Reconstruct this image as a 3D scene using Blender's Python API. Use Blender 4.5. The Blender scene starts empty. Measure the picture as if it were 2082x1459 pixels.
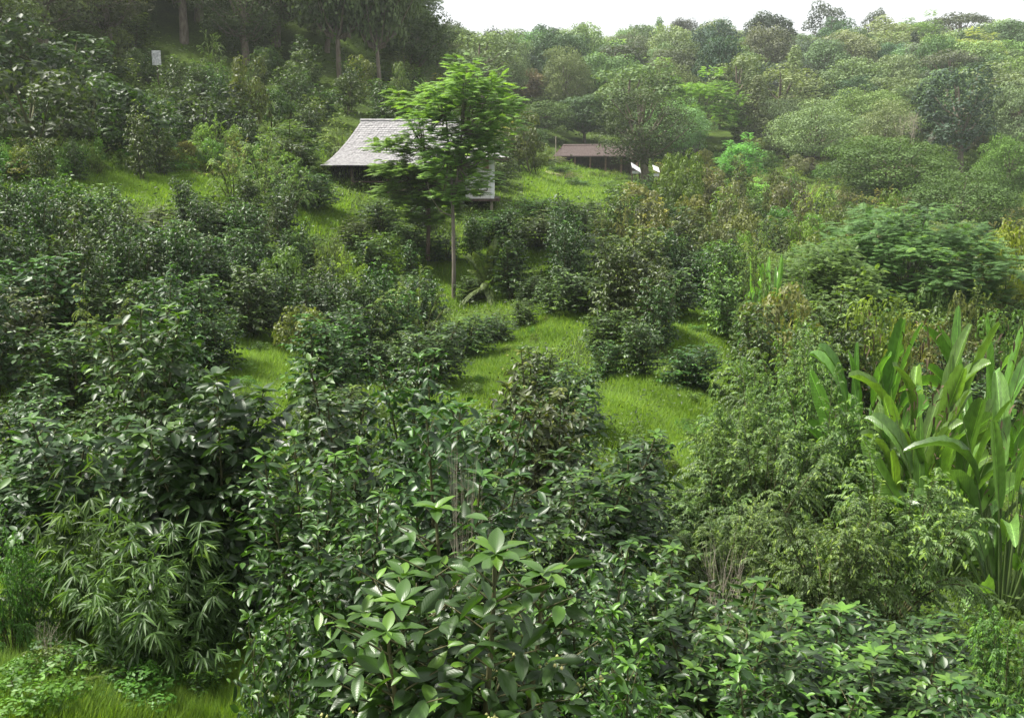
import bpy, math, random
import numpy as np
PI = math.pi
rng = np.random.default_rng(7)
random.seed(7)
C = bpy.context.scene.collection
# ------------------------------------------------------------------ camera model
W0, H0, F0 = 2082.0, 1459.0, 2025.0
PIT = math.radians(11.2)
CP, SP = math.cos(PIT), math.sin(PIT)

def ray(px, py):
    u = (np.asarray(px, float) - W0/2)/F0; v = (H0/2 - np.asarray(py, float))/F0
    return np.stack([u, CP + v*SP, -SP + v*CP], -1)

def at(px, py, D):
    d = ray(px, py)
    return d*(D/d[..., 1])[..., None] if d.ndim > 1 else d*(D/d[1])

def proj(P):
    P = np.asarray(P, float)
    dep = P[..., 1]*CP - P[..., 2]*SP
    up = P[..., 1]*SP + P[..., 2]*CP
    return W0/2 + F0*P[..., 0]/dep, H0/2 - F0*up/dep, dep

# ------------------------------------------------------------------ terrain
ctl = [at(*c) for c in [
    (100, 1400, 8), (400, 1350, 9), (500, 760, 24), (520, 830, 20), (1000, 760, 27), (850, 830, 22),
    (1180, 640, 34), (920, 622, 42), (1350, 960, 18), (1250, 860, 21), (1410, 665, 34), (1440, 800, 25),
    (200, 372, 45), (0, 410, 38), (620, 445, 48), (750, 525, 45), (1100, 512, 47), (1150, 372, 98),
    (1200, 340, 128), (1550, 470, 70), (1520, 395, 100), (1500, 1300, 9.5),
    (400, 245, 65), (318, 155, 75), (260, 72, 85), (560, 132, 85), (640, 225, 70), (0, 150, 65), (850, 205, 90),
    (800, 150, 120), (960, 190, 150), (1400, 325, 140), (1700, 335, 140), (2082, 400, 120), (1500, 205, 200),
    (1900, 205, 195), (1500, 146, 275), (2000, 146, 270), (1000, 195, 250), (1250, 158, 270), (2300, 146, 260)]]
ctl += [np.array(c, float) for c in [
    (0, -8, -3.6), (-8, -2, -3.2), (9, -3, -4.8), (0, 4, -4.3), (6, 5, -5.0), (7.5, 13, -6.4), (14, 20, -7.2), (14, 35, -7.6),
    (22, 45, -7.0), (24, 75, -5.6), (-12, 18, -3.4), (-20, 22, -1.5), (-7, 14, -4.7), (-40, 40, 6), (-60, 75, 24), (-60, 130, 48),
    (-30, 130, 34), (-18, 105, 17), (-10, 170, 16), (-60, 220, 60), (-20, 240, 20), (40, 380, 22), (160, 400, 18), (-40, 400, 22),
    (30, 560, 10), (220, 560, 8), (-160, 300, 60), (120, 130, -2), (110, 60, -6), (60, 20, -8), (-60, 10, 8), (140, 210, 18), (-160, 90, 60),
    (2, 10, -4.9), (0, 15, -5.3)]]
ctl = np.array(ctl)
def warp(x, y):
    yy = np.maximum(y, -8.0) + 14.0
    return np.clip(np.arctan(x/yy)*2.2, -2.6, 2.6), np.log(yy)
def tps(a, b, ca, cb):
    r2 = (a[:, None]-ca)**2 + (b[:, None]-cb)**2 + 1e-9
    return 0.5*r2*np.log(r2)
ca, cb = warp(ctl[:, 0], ctl[:, 1])
n = len(ca)
K = tps(ca, cb, ca, cb) + np.eye(n)*0.004
Pm = np.stack([np.ones(n), ca, cb], 1)
A = np.block([[K, Pm], [Pm.T, np.zeros((3, 3))]])
sol = np.linalg.solve(A, np.concatenate([ctl[:, 2], np.zeros(3)]))
GA = np.linspace(-2.7, 2.7, 340); GB = np.linspace(math.log(5.9), math.log(640), 340)
ga, gb = np.meshgrid(GA, GB, indexing='ij')
gz = tps(ga.ravel(), gb.ravel(), ca, cb) @ sol[:n] + sol[n] + sol[n+1]*ga.ravel() + sol[n+2]*gb.ravel()
gz = gz.reshape(ga.shape)

def H(x, y):
    x = np.asarray(x, float); y = np.asarray(y, float)
    a, b = warp(x, y)
    i = np.clip((a-GA[0])/(GA[1]-GA[0]), 0, len(GA)-1.001); j = np.clip((b-GB[0])/(GB[1]-GB[0]), 0, len(GB)-1.001)
    i0 = i.astype(int); j0 = j.astype(int); fi = i-i0; fj = j-j0
    z = gz[i0, j0]*(1-fi)*(1-fj) + gz[i0+1, j0]*fi*(1-fj) + gz[i0, j0+1]*(1-fi)*fj + gz[i0+1, j0+1]*fi*fj
    z = z + 0.10*np.sin(x*1.1+0.6*np.sin(y*.7))*np.cos(y*.9) + 0.05*np.sin(x*2.9+y*1.7)
    return z

def hit(px, py, ymin=3.0, ymax=330.0):
    """where the sight line through a pixel meets the terrain (arrays); nan where it misses"""
    d = ray(px, py); d = np.atleast_2d(d)
    ys = np.geomspace(ymin, ymax, 420)
    out = np.full((len(d), 3), np.nan); done = np.zeros(len(d), bool)
    for k in range(1, len(ys)):
        act = ~done
        if not act.any(): break
        t = ys[k]/d[act, 1]; P = d[act]*t[:, None]
        below = P[:, 2] < H(P[:, 0], P[:, 1])
        idx = np.where(act)[0][below]
        out[idx] = P[below]; done[idx] = True
    ok = ~np.isnan(out[:, 0])
    out[ok, 2] = H(out[ok, 0], out[ok, 1])
    return out

# ------------------------------------------------------------------ mesh building
class MB:
    def __init__(s): s.V = []; s.F = []; s.T = []; s.UV = []; s.n = 0; s.NV = []
    def add(s, V, faces, tint=0.5, uv=None):
        V = np.asarray(V, float).reshape(-1, 3); m = len(V)
        s.V.append(V); s.T.append(np.broadcast_to(np.asarray(tint, float), (m,)).copy())
        s.UV.append(np.zeros((m, 2)) if uv is None else uv)
        for f in (faces if isinstance(faces, list) else [faces]):
            s.F.append(np.asarray(f, int).reshape(-1, np.asarray(f).shape[-1]) + s.n)
        s.n += m
    def mesh(s, name, mat, smooth=True):
        me = bpy.data.meshes.new(name)
        V = np.concatenate(s.V); T = np.concatenate(s.T); UV = np.concatenate(s.UV)
        me.vertices.add(len(V)); me.vertices.foreach_set('co', V.astype(np.float32).ravel())
        li = np.concatenate([f.ravel() for f in s.F]); tot = np.concatenate([np.full(len(f), f.shape[1]) for f in s.F])
        st = np.concatenate([[0], np.cumsum(tot)[:-1]])
        me.loops.add(len(li)); me.loops.foreach_set('vertex_index', li.astype(np.int32))
        me.polygons.add(len(tot)); me.polygons.foreach_set('loop_start', st.astype(np.int32))
        me.polygons.foreach_set('loop_total', tot.astype(np.int32))
        me.polygons.foreach_set('use_smooth', np.full(len(tot), smooth))
        me.update(calc_edges=True)
        at_ = me.attributes.new('tint', 'FLOAT', 'POINT'); at_.data.foreach_set('value', T.astype(np.float32))
        uvl = me.uv_layers.new(name='UVMap'); uvl.data.foreach_set('uv', UV[li].astype(np.float32).ravel())
        if s.NV: me.normals_split_custom_set_from_vertices(nrm(np.concatenate(s.NV)).tolist())
        me.materials.append(mat)
        return me
    def box(s, c, sz, rz=0, tint=.5):
        x, y, z = sz[0]/2, sz[1]/2, sz[2]/2
        V = np.array([(a*x, b*y, d*z) for a in (-1, 1) for b in (-1, 1) for d in (-1, 1)])
        R = np.array([[math.cos(rz), -math.sin(rz), 0], [math.sin(rz), math.cos(rz), 0], [0, 0, 1]])
        s.add(V @ R.T + np.array(c), [(0, 1, 3, 2), (4, 6, 7, 5), (0, 4, 5, 1), (2, 3, 7, 6), (0, 2, 6, 4), (1, 5, 7, 3)], tint)
    def tube(s, pts, rad, k=5, tint=.5):
        pts = np.asarray(pts, float); m = len(pts); rad = np.broadcast_to(rad, (m,))
        t = np.gradient(pts, axis=0); t /= np.linalg.norm(t, axis=1)[:, None]+1e-9
        ref = np.where(np.abs(t[:, 2:3]) < .9, np.array([[0, 0, 1.]]), np.array([[1., 0, 0]]))
        a = np.cross(t, ref); a /= np.linalg.norm(a, axis=1)[:, None]+1e-9; b = np.cross(t, a)
        th = np.arange(k)*2*PI/k
        V = pts[:, None] + rad[:, None, None]*(a[:, None]*np.cos(th)[None, :, None] + b[:, None]*np.sin(th)[None, :, None])
        i = np.arange(m-1)[:, None]*k; j = np.arange(k)[None]; jn = (j+1) % k
        f = np.stack([i+j, i+jn, i+k+jn, i+k+j], -1).reshape(-1, 4)
        s.add(V.reshape(-1, 3), f, tint)

def nrm(v): return v/(np.linalg.norm(v, axis=-1, keepdims=True)+1e-9)

# leaf templates: (vertices as t, w, lift), faces
def tmpl(rows, hw, cols, ruf=0.0, fold=.22):
    V = []; UV = []
    for r, (t, h) in enumerate(zip(rows, hw)):
        for w in cols:
            V.append((t, w*h, fold*abs(w)*h + ruf*abs(w)*(1 if r % 2 else -1))); UV.append((w*h*.5+.5, t))
    nc = len(cols); F = []
    for r in range(len(rows)-1):
        for c in range(nc-1):
            F.append((r*nc+c, r*nc+c+1, (r+1)*nc+c+1, (r+1)*nc+c))
    return np.array(V), np.array(F), np.array(UV)
T_HI = tmpl([0, .1, .22, .36, .5, .64, .78, .9, 1], [.04, .42, .78, .97, 1, .9, .66, .34, .02], [-1, -.55, 0, .55, 1], .018)
T_MID = tmpl([0, .3, .68, 1], [.08, 1, .85, .03], [-1, 0, 1])
T_LO = (np.array([(0, 0, 0), (.45, -1, .2), (1, 0, 0), (.45, 1, .2)]), np.array([(0, 1, 2), (0, 2, 3)]), np.array([(.5, 0), (0, .5), (.5, 1), (1, .5)]))
T_STRIP = tmpl([0, .5, 1], [.5, 1, .15], [-1, 1], 0, 0)

def leaves(mb, P, D, U, L, Wd, tint, T=T_MID, droop=.18):
    P = np.asarray(P, float); N = len(P)
    if not N: return
    D = nrm(np.asarray(D, float)); U = np.asarray(U, float)
    S = nrm(np.cross(D, U)); Nn = np.cross(S, D)
    L = np.broadcast_to(L, (N,)); Wd = np.broadcast_to(Wd, (N,)); dr = np.broadcast_to(droop, (N,))
    TV, TF, TU = T
    t, w, l = TV[:, 0], TV[:, 1], TV[:, 2]
    V = P[:, None] + D[:, None]*(t[None, :, None]*L[:, None, None]) + S[:, None]*(w[None, :, None]*Wd[:, None, None]*.5) \
        + Nn[:, None]*((l[None]*Wd[:, None]*.9 - dr[:, None]*(t[None]**2)*L[:, None])[..., None])
    k = len(TV)
    F = (TF[None] + (np.arange(N)*k)[:, None, None]).reshape(-1, TF.shape[1])
    mb.add(V.reshape(-1, 3), F, np.repeat(np.broadcast_to(tint, (N,)), k), np.tile(TU, (N, 1)))

# ------------------------------------------------------------------ materials
def newmat(name):
    m = bpy.data.materials.new(name); m.use_nodes = True
    nt = m.node_tree; nt.nodes.clear()
    return m, nt, nt.nodes.new, nt.links.new

def leafmat(name, rough=.4, spec=.5, trans=.3, vein=0.0, lo=(.45, .5, .45), hi=(1.8, 1.75, 1.25), young=(2.8, 2.4, .9), sat=1.0):
    m, nt, N, L = newmat(name)
    out = N('ShaderNodeOutputMaterial'); pb = N('ShaderNodeBsdfPrincipled'); tr = N('ShaderNodeBsdfTranslucent'); mx = N('ShaderNodeMixShader')
    at_ = N('ShaderNodeAttribute'); at_.attribute_name = 'tint'
    rp = N('ShaderNodeValToRGB'); e = rp.color_ramp.elements
    sc = 3.0
    e[0].position = 0; e[0].color = (*[c/sc for c in lo], 1)
    e[1].position = .86; e[1].color = (*[c/sc for c in hi], 1)
    e2 = e.new(1.0); e2.color = (*[c/sc for c in young], 1)
    L(at_.outputs['Fac'], rp.inputs[0])
    oi = N('ShaderNodeObjectInfo')
    mul = N('ShaderNodeMix'); mul.data_type = 'RGBA'; mul.blend_type = 'MULTIPLY'; mul.inputs[0].default_value = 1
    L(oi.outputs['Color'], mul.inputs[6]); L(rp.outputs[0], mul.inputs[7])
    sm = N('ShaderNodeVectorMath'); sm.operation = 'SCALE'; sm.inputs['Scale'].default_value = sc
    L(mul.outputs[2], sm.inputs[0])
    col = sm.outputs[0]
    # blemishes
    ns = N('ShaderNodeTexNoise'); ns.inputs['Scale'].default_value = 9; tc = N('ShaderNodeTexCoord'); L(tc.outputs['Object'], ns.inputs['Vector'])
    mr = N('ShaderNodeMapRange'); mr.inputs[1].default_value = .3; mr.inputs[2].default_value = .7; mr.inputs[3].default_value = .75; mr.inputs[4].default_value = 1.25
    L(ns.outputs[0], mr.inputs[0])
    s2 = N('ShaderNodeVectorMath'); s2.operation = 'SCALE'; L(col, s2.inputs[0]); L(mr.outputs[0], s2.inputs['Scale']); col = s2.outputs[0]
    if vein:
        # side veins run out from the midrib at an angle: stripes in (v - |u| * k)
        uv = N('ShaderNodeUVMap'); sx = N('ShaderNodeSeparateXYZ'); L(uv.outputs[0], sx.inputs[0])
        a = N('ShaderNodeMath'); a.operation = 'SUBTRACT'; L(sx.outputs[0], a.inputs[0]); a.inputs[1].default_value = .5
        b = N('ShaderNodeMath'); b.operation = 'ABSOLUTE'; L(a.outputs[0], b.inputs[0])
        c = N('ShaderNodeMath'); c.operation = 'MULTIPLY_ADD'; L(b.outputs[0], c.inputs[0]); c.inputs[1].default_value = -.45; L(sx.outputs[1], c.inputs[2])
        d = N('ShaderNodeMath'); d.operation = 'MULTIPLY'; L(c.outputs[0], d.inputs[0]); d.inputs[1].default_value = 2*PI*vein
        s_ = N('ShaderNodeMath'); s_.operation = 'SINE'; L(d.outputs[0], s_.inputs[0])
        ab = N('ShaderNodeMath'); ab.operation = 'ABSOLUTE'; L(s_.outputs[0], ab.inputs[0])
        mid = N('ShaderNodeMath'); mid.operation = 'COMPARE'; mid.inputs[1].default_value = 0; mid.inputs[2].default_value = .026; L(a.outputs[0], mid.inputs[0])
        hh = N('ShaderNodeMath'); hh.operation = 'SUBTRACT'; L(ab.outputs[0], hh.inputs[0]); L(mid.outputs[0], hh.inputs[1])
        bp = N('ShaderNodeBump'); bp.inputs['Strength'].default_value = .3; bp.inputs['Distance'].default_value = .004 if vein > 8 else .001
        L(hh.outputs[0], bp.inputs['Height']); L(bp.outputs[0], pb.inputs['Normal'])
        m2 = N('ShaderNodeMapRange'); m2.inputs[1].default_value = -.2; m2.inputs[2].default_value = .25; m2.inputs[3].default_value = 2.1 if vein > 8 else 1.15; m2.inputs[4].default_value = 1.0
        L(hh.outputs[0], m2.inputs[0])
        s3 = N('ShaderNodeVectorMath'); s3.operation = 'SCALE'; L(col, s3.inputs[0]); L(m2.outputs[0], s3.inputs['Scale']); col = s3.outputs[0]
    L(col, pb.inputs['Base Color'])
    pb.inputs['Roughness'].default_value = rough; pb.inputs['Specular IOR Level'].default_value = spec
    tv = N('ShaderNodeVectorMath'); tv.operation = 'MULTIPLY'; L(col, tv.inputs[0]); tv.inputs[1].default_value = (1.9, 2.0, .7)
    L(tv.outputs[0], tr.inputs['Color'])
    mx.inputs[0].default_value = trans; L(pb.outputs[0], mx.inputs[1]); L(tr.outputs[0], mx.inputs[2]); L(mx.outputs[0], out.inputs[0])
    return m

def plain(name, col, col2=None, scale=4.0, rough=.8, stretch=(1, 1, 1), bump=.3, spec=.3, detail=6):
    m, nt, N, L = newmat(name)
    out = N('ShaderNodeOutputMaterial'); pb = N('ShaderNodeBsdfPrincipled')
    tc = N('ShaderNodeTexCoord'); mp = N('ShaderNodeMapping'); mp.inputs['Scale'].default_value = stretch
    ns = N('ShaderNodeTexNoise'); ns.inputs['Scale'].default_value = scale; ns.inputs['Detail'].default_value = detail
    L(tc.outputs['Object'], mp.inputs[0]); L(mp.outputs[0], ns.inputs['Vector'])
    rp = N('ShaderNodeValToRGB'); e = rp.color_ramp.elements; e[0].position = .35; e[1].position = .65
    e[0].color = (*col, 1); e[1].color = (*(col2 or col), 1); L(ns.outputs[0], rp.inputs[0]); L(rp.outputs[0], pb.inputs['Base Color'])
    bp = N('ShaderNodeBump'); bp.inputs['Strength'].default_value = bump; bp.inputs['Distance'].default_value = .03
    L(ns.outputs[0], bp.inputs['Height']); L(bp.outputs[0], pb.inputs['Normal'])
    pb.inputs['Roughness'].default_value = rough; pb.inputs['Specular IOR Level'].default_value = spec
    L(pb.outputs[0], out.inputs[0])
    return m

M_COFF = leafmat('coffee_leaf', rough=.48, spec=.55, trans=.2, lo=(.28, .34, .28))
M_HERO = leafmat('coffee_leaf_veined', rough=.4, spec=.55, trans=.22, lo=(.35, .4, .35), vein=5.5)
M_SOFT = leafmat('soft_leaf', rough=.5, spec=.4, trans=.3)
M_FAR = leafmat('tree_foliage', rough=.6, spec=.25, trans=.2, lo=(.5, .52, .55), hi=(1.5, 1.5, 1.3), young=(2.0, 1.9, 1.3))
M_BAN = leafmat('banana_leaf', rough=.36, spec=.55, trans=.28, vein=11, lo=(.55, .6, .5), hi=(1.3, 1.3, 1.1), young=(1.6, 1.7, .7))
M_GRASS = leafmat('grass_blade', rough=.6, spec=.25, trans=.35, lo=(.6, .65, .6), hi=(1.5, 1.4, 1.2), young=(2.2, 1.7, 1.2))
M_DRY = leafmat('dry_leaf', rough=.8, spec=.2, trans=.05, lo=(.5, .5, .5), hi=(1.3, 1.3, 1.3), young=(1.5, 1.5, 1.4))
M_BARK = plain('bark', (.10, .08, .06), (.20, .17, .13), 6, .9, (1, 1, .3))
M_PALE = plain('pale_bark', (.22, .19, .14), (.38, .34, .27), 6, .85, (1, 1, .3))
M_GREYB = plain('grey_bark', (.11, .095, .075), (.20, .175, .145), 6, .9, (1, 1, .3))
M_TWIG = plain('green_brown_stem', (.05, .055, .022), (.10, .095, .04), 10, .8)
M_BERRY = plain('coffee_berry', (.30, .34, .10), (.45, .42, .18), 30, .45)
M_THATCH = plain('weathered_shingle', (.22, .215, .215), (.40, .39, .395), 7, .9, (1, 1, 3), .9)
M_WHITE = plain('whitewashed_board', (.62, .60, .57), (.80, .79, .76), 5, .7, (6, 6, .5), .3)
M_DARKW = plain('dark_timber', (.05, .035, .028), (.11, .08, .06), 6, .8, (1, 1, .3))
M_BRWN = plain('reddish_timber', (.20, .12, .09), (.32, .20, .15), 6, .8)
M_RUST = plain('rusty_roof', (.075, .052, .046), (.145, .112, .104), 3.5, .75, (6, .6, 1), .5)
M_CONC = plain('pale_paint', (.70, .71, .72), (.82, .82, .82), 5, .6)
M_GREYP = plain('stained_board', (.34, .35, .36), (.66, .66, .66), 7, .7)
M_SAND = plain('sandy_soil', (.40, .32, .24), (.55, .46, .36), 4, .95)

def ground_mat():
    m, nt, N, L = newmat('hillside_ground')
    out = N('ShaderNodeOutputMaterial'); pb = N('ShaderNodeBsdfPrincipled'); tc = N('ShaderNodeTexCoord')
    n1 = N('ShaderNodeTexNoise'); n1.inputs['Scale'].default_value = .35; n1.inputs['Detail'].default_value = 8; L(tc.outputs['Object'], n1.inputs['Vector'])
    n2 = N('ShaderNodeTexNoise'); n2.inputs['Scale'].default_value = 7; n2.inputs['Detail'].default_value = 8; L(tc.outputs['Object'], n2.inputs['Vector'])
    r1 = N('ShaderNodeValToRGB'); e = r1.color_ramp.elements
    e[0].position = .35; e[0].color = (.045, .075, .015, 1); e[1].position = .65; e[1].color = (.085, .14, .022, 1); L(n1.outputs[0], r1.inputs[0])
    r2 = N('ShaderNodeValToRGB'); e = r2.color_ramp.elements
    e[0].position = .3; e[0].color = (.45, .4, .35, 1); e[1].position = .7; e[1].color = (1.0, 1.0, 1.0, 1); L(n2.outputs[0], r2.inputs[0])
    mu = N('ShaderNodeMix'); mu.data_type = 'RGBA'; mu.blend_type = 'MULTIPLY'; mu.inputs[0].default_value = 1
    L(r1.outputs[0], mu.inputs[6]); L(r2.outputs[0], mu.inputs[7]); L(mu.outputs[2], pb.inputs['Base Color'])
    bp = N('ShaderNodeBump'); bp.inputs['Strength'].default_value = .8; bp.inputs['Distance'].default_value = .1; L(n2.outputs[0], bp.inputs['Height']); L(bp.outputs[0], pb.inputs['Normal'])
    pb.inputs['Roughness'].default_value = .95; pb.inputs['Specular IOR Level'].default_value = .1
    L(pb.outputs[0], out.inputs[0]); return m
M_GROUND = ground_mat()

# ------------------------------------------------------------------ plant prototypes: (foliage mesh, stem mesh, height, width)
def measure(mb):
    V = np.concatenate(mb.V); r = np.percentile(np.abs(V[:, :2]), 97)
    return np.percentile(V[:, 2], 99.7), 2*r

def curve(P0, d, s, droop, wig=0, r=None):
    s = np.asarray(s)[:, None]
    return P0 + d*s + np.array([0, 0, -1.])*droop*s*s

def coffee(seed, Hh=2.3, R=.95, leaf=.14, T=T_MID, shoots=4, step=.12, young=.18, mat=None, pair=.07, berries=False, low=.25):
    r = np.random.default_rng(seed); mb = MB(); st = MB(); br = MB()
    P, D, U, Ls, tn, dr = [], [], [], [], [], []
    for k in range(shoots):
        az = 2*PI*k/shoots + r.uniform(-.5, .5); h = Hh*r.uniform(.72, 1.0); out = R*r.uniform(.12, .5) if shoots > 1 else .1
        zs = np.linspace(0, 1, 9)
        base = np.array([math.cos(az)*.06, math.sin(az)*.06, 0])
        stem = base + np.stack([math.cos(az)*out*zs**1.3 + .03*np.sin(zs*7+k), math.sin(az)*out*zs**1.3 + .03*np.cos(zs*6+k), h*zs*.97], 1)
        st.tube(stem, np.linspace(.026, .005, 9), 5)
        zc = low + r.uniform(0, .1); ang = r.uniform(0, PI)
        while zc < h*.97:
            f = zc/h; c0 = np.array([np.interp(f, zs, stem[:, i]) for i in range(3)])
            for sgn in (0, PI):
                a = ang + sgn + r.uniform(-.4, .4)
                prof = (1-f)**.42*(.55+.45*min(1, f*3))
                ln = max(.2, R*prof*r.uniform(.55, 1.05)*.95)
                up = .15+.7*f + r.uniform(-.1, .2)
                d = nrm(np.array([math.cos(a), math.sin(a), up])); drp = r.uniform(.35, .7)*(1.1-f*.5)
                m = max(2, int(ln/pair)); s = np.linspace(ln*.22 if ln > .3 else .03, ln, m)
                pts = curve(c0, d, s, drp)
                st.tube(curve(c0, d, np.linspace(0, ln, 4), drp), np.linspace(.0045, .002, 4), 3)
                tang = nrm(d + np.array([0, 0, -2*drp])*s[:, None])
                side = nrm(np.cross(tang, [0, 0, 1.]))
                for sg in (-1, 1):
                    dd = side*sg*r.uniform(.6, 1.0, (m, 1)) + tang*r.uniform(.3, .8, (m, 1)) + np.array([0, 0, -1])*r.uniform(-.2, 1.0, (m, 1)) + r.normal(0, .25, (m, 3))
                    P.append(pts + r.normal(0, .012, (m, 3))); D.append(dd)
                    U.append(np.array([0, 0, 1.]) + r.normal(0, .6, (m, 3)))
                    q = s/ln; Ls.append(leaf*r.uniform(.65, 1.15, m)*(1-.45*(q > .93)))
                    t = r.beta(2, 3, m)*.85; yg = (q > .9) & (r.random(m) < young*3) | (r.random(m) < young*.12)
                    tn.append(np.where(yg, r.uniform(.9, 1, m), t))
                if berries and ln > .3:
                    for q in range(1, m-1, 1):
                        for _ in range(r.integers(3, 8)):
                            c = pts[q] + r.normal(0, .012, 3); rr = r.uniform(.005, .0075)
                            V = np.array([(1, 0, 0), (-1, 0, 0), (0, 1, 0), (0, -1, 0), (0, 0, 1.2), (0, 0, -1.2)])*rr + c
                            br.add(V, np.array([(0, 2, 4), (2, 1, 4), (1, 3, 4), (3, 0, 4), (2, 0, 5), (1, 2, 5), (3, 1, 5), (0, 3, 5)]))
            zc += step*r.uniform(.8, 1.2); ang += PI/2 + r.uniform(-.3, .3)
        # crown of the shoot
        m = 8; a = np.arange(m)*2.4
        P.append(np.repeat(stem[-1:], m, 0)); D.append(np.stack([np.cos(a), np.sin(a), r.uniform(-.1, .9, m)], 1)); U.append(np.tile([0, 0, 1.], (m, 1)))
        Ls.append(leaf*r.uniform(.6, 1.1, m)); tn.append(np.where(r.random(m) < young*3, .95, .5))
    P, D, U = map(np.concatenate, (P, D, U)); Ls = np.concatenate(Ls); tn = np.concatenate(tn)
    leaves(mb, P, D, U, Ls, Ls*.42, tn, T, r.uniform(.1, .35, len(P)))
    h, w = measure(mb)
    return dict(f=mb.mesh('coffee_foliage', mat or M_COFF), s=st.mesh('coffee_stem', M_TWIG), h=h, w=w, b=br.mesh('coffee_berries', M_BERRY) if br.n else None)

def spray(seed, Hh=2.6, R=1.7, leaf=.065, stems=18, T=T_MID, twigs=16, lp=12, colr=M_SOFT, dro=.16):
    """shrub of arching stems whose side twigs carry flat rows of small leaves"""
    r = np.random.default_rng(seed); mb = MB(); st = MB(); P, D, U, L_, tn = [], [], [], [], []
    for k in range(stems):
        az = 2*PI*k/stems*1.618*3 + r.uniform(-.2, .2); sl = r.uniform(.15, 1.15)
        ln = r.uniform(.8, 1.12)*Hh*(1.12 if sl < .6 else .98); d = nrm(np.array([math.cos(az)*sl, math.sin(az)*sl, 1.0]))
        dp = dro*r.uniform(.6, 1.3)*(sl+.35)*2.6/Hh
        s = np.linspace(0, ln, 10); pts = curve(np.array([math.cos(az)*.1, math.sin(az)*.1, 0]), d, s, dp)
        st.tube(pts, np.linspace(.028, .006, 10), 4)
        for q in np.linspace(.22, 1, twigs):
            c = np.array([np.interp(q*ln, s, pts[:, i]) for i in range(3)])
            tg = nrm(d + np.array([0, 0, -2*dp*q*ln]))
            a = r.uniform(0, 2*PI); o = nrm(np.array([math.cos(a), math.sin(a), r.uniform(-.1, .5)]) + tg*.9 + nrm(np.array([c[0], c[1], 0]))*.5)
            tl = r.uniform(.35, .75)*R/1.7; n_ = lp; sq = np.linspace(.04, tl, n_); dp2 = r.uniform(.4, 1.1)
            tp = curve(c, o, sq, dp2); st.tube(tp[::4], .004, 3)
            tt = nrm(o + np.array([0, 0, -2*dp2])*sq[:, None]); sd = nrm(np.cross(tt, [0, 0, 1.]))
            tv = r.beta(2, 2.4)*.5
            for sg in (-1, 1):
                P.append(tp); D.append(sd*sg + tt*.7 + np.array([0, 0, -.25]) + r.normal(0, .12, (n_, 3))); U.append(np.array([0, 0, 1.]) + r.normal(0, .25, (n_, 3)))
                L_.append(leaf*r.uniform(.7, 1.15, n_)); qq = sq/tl
                t = tv + r.random(n_)*.35; tn.append(np.where((qq > .72) & (r.random(n_) < .4) & (c[2] > Hh*.35), r.uniform(.85, 1, n_), t))
    P, D, U = map(np.concatenate, (P, D, U)); L_ = np.concatenate(L_); tn = np.concatenate(tn)
    leaves(mb, P, D, U, L_, L_*.46, tn, T, .15)
    h, w = measure(mb)
    return dict(f=mb.mesh('shrub_foliage', colr), s=st.mesh('shrub_stem', M_TWIG), h=h, w=w)

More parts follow.
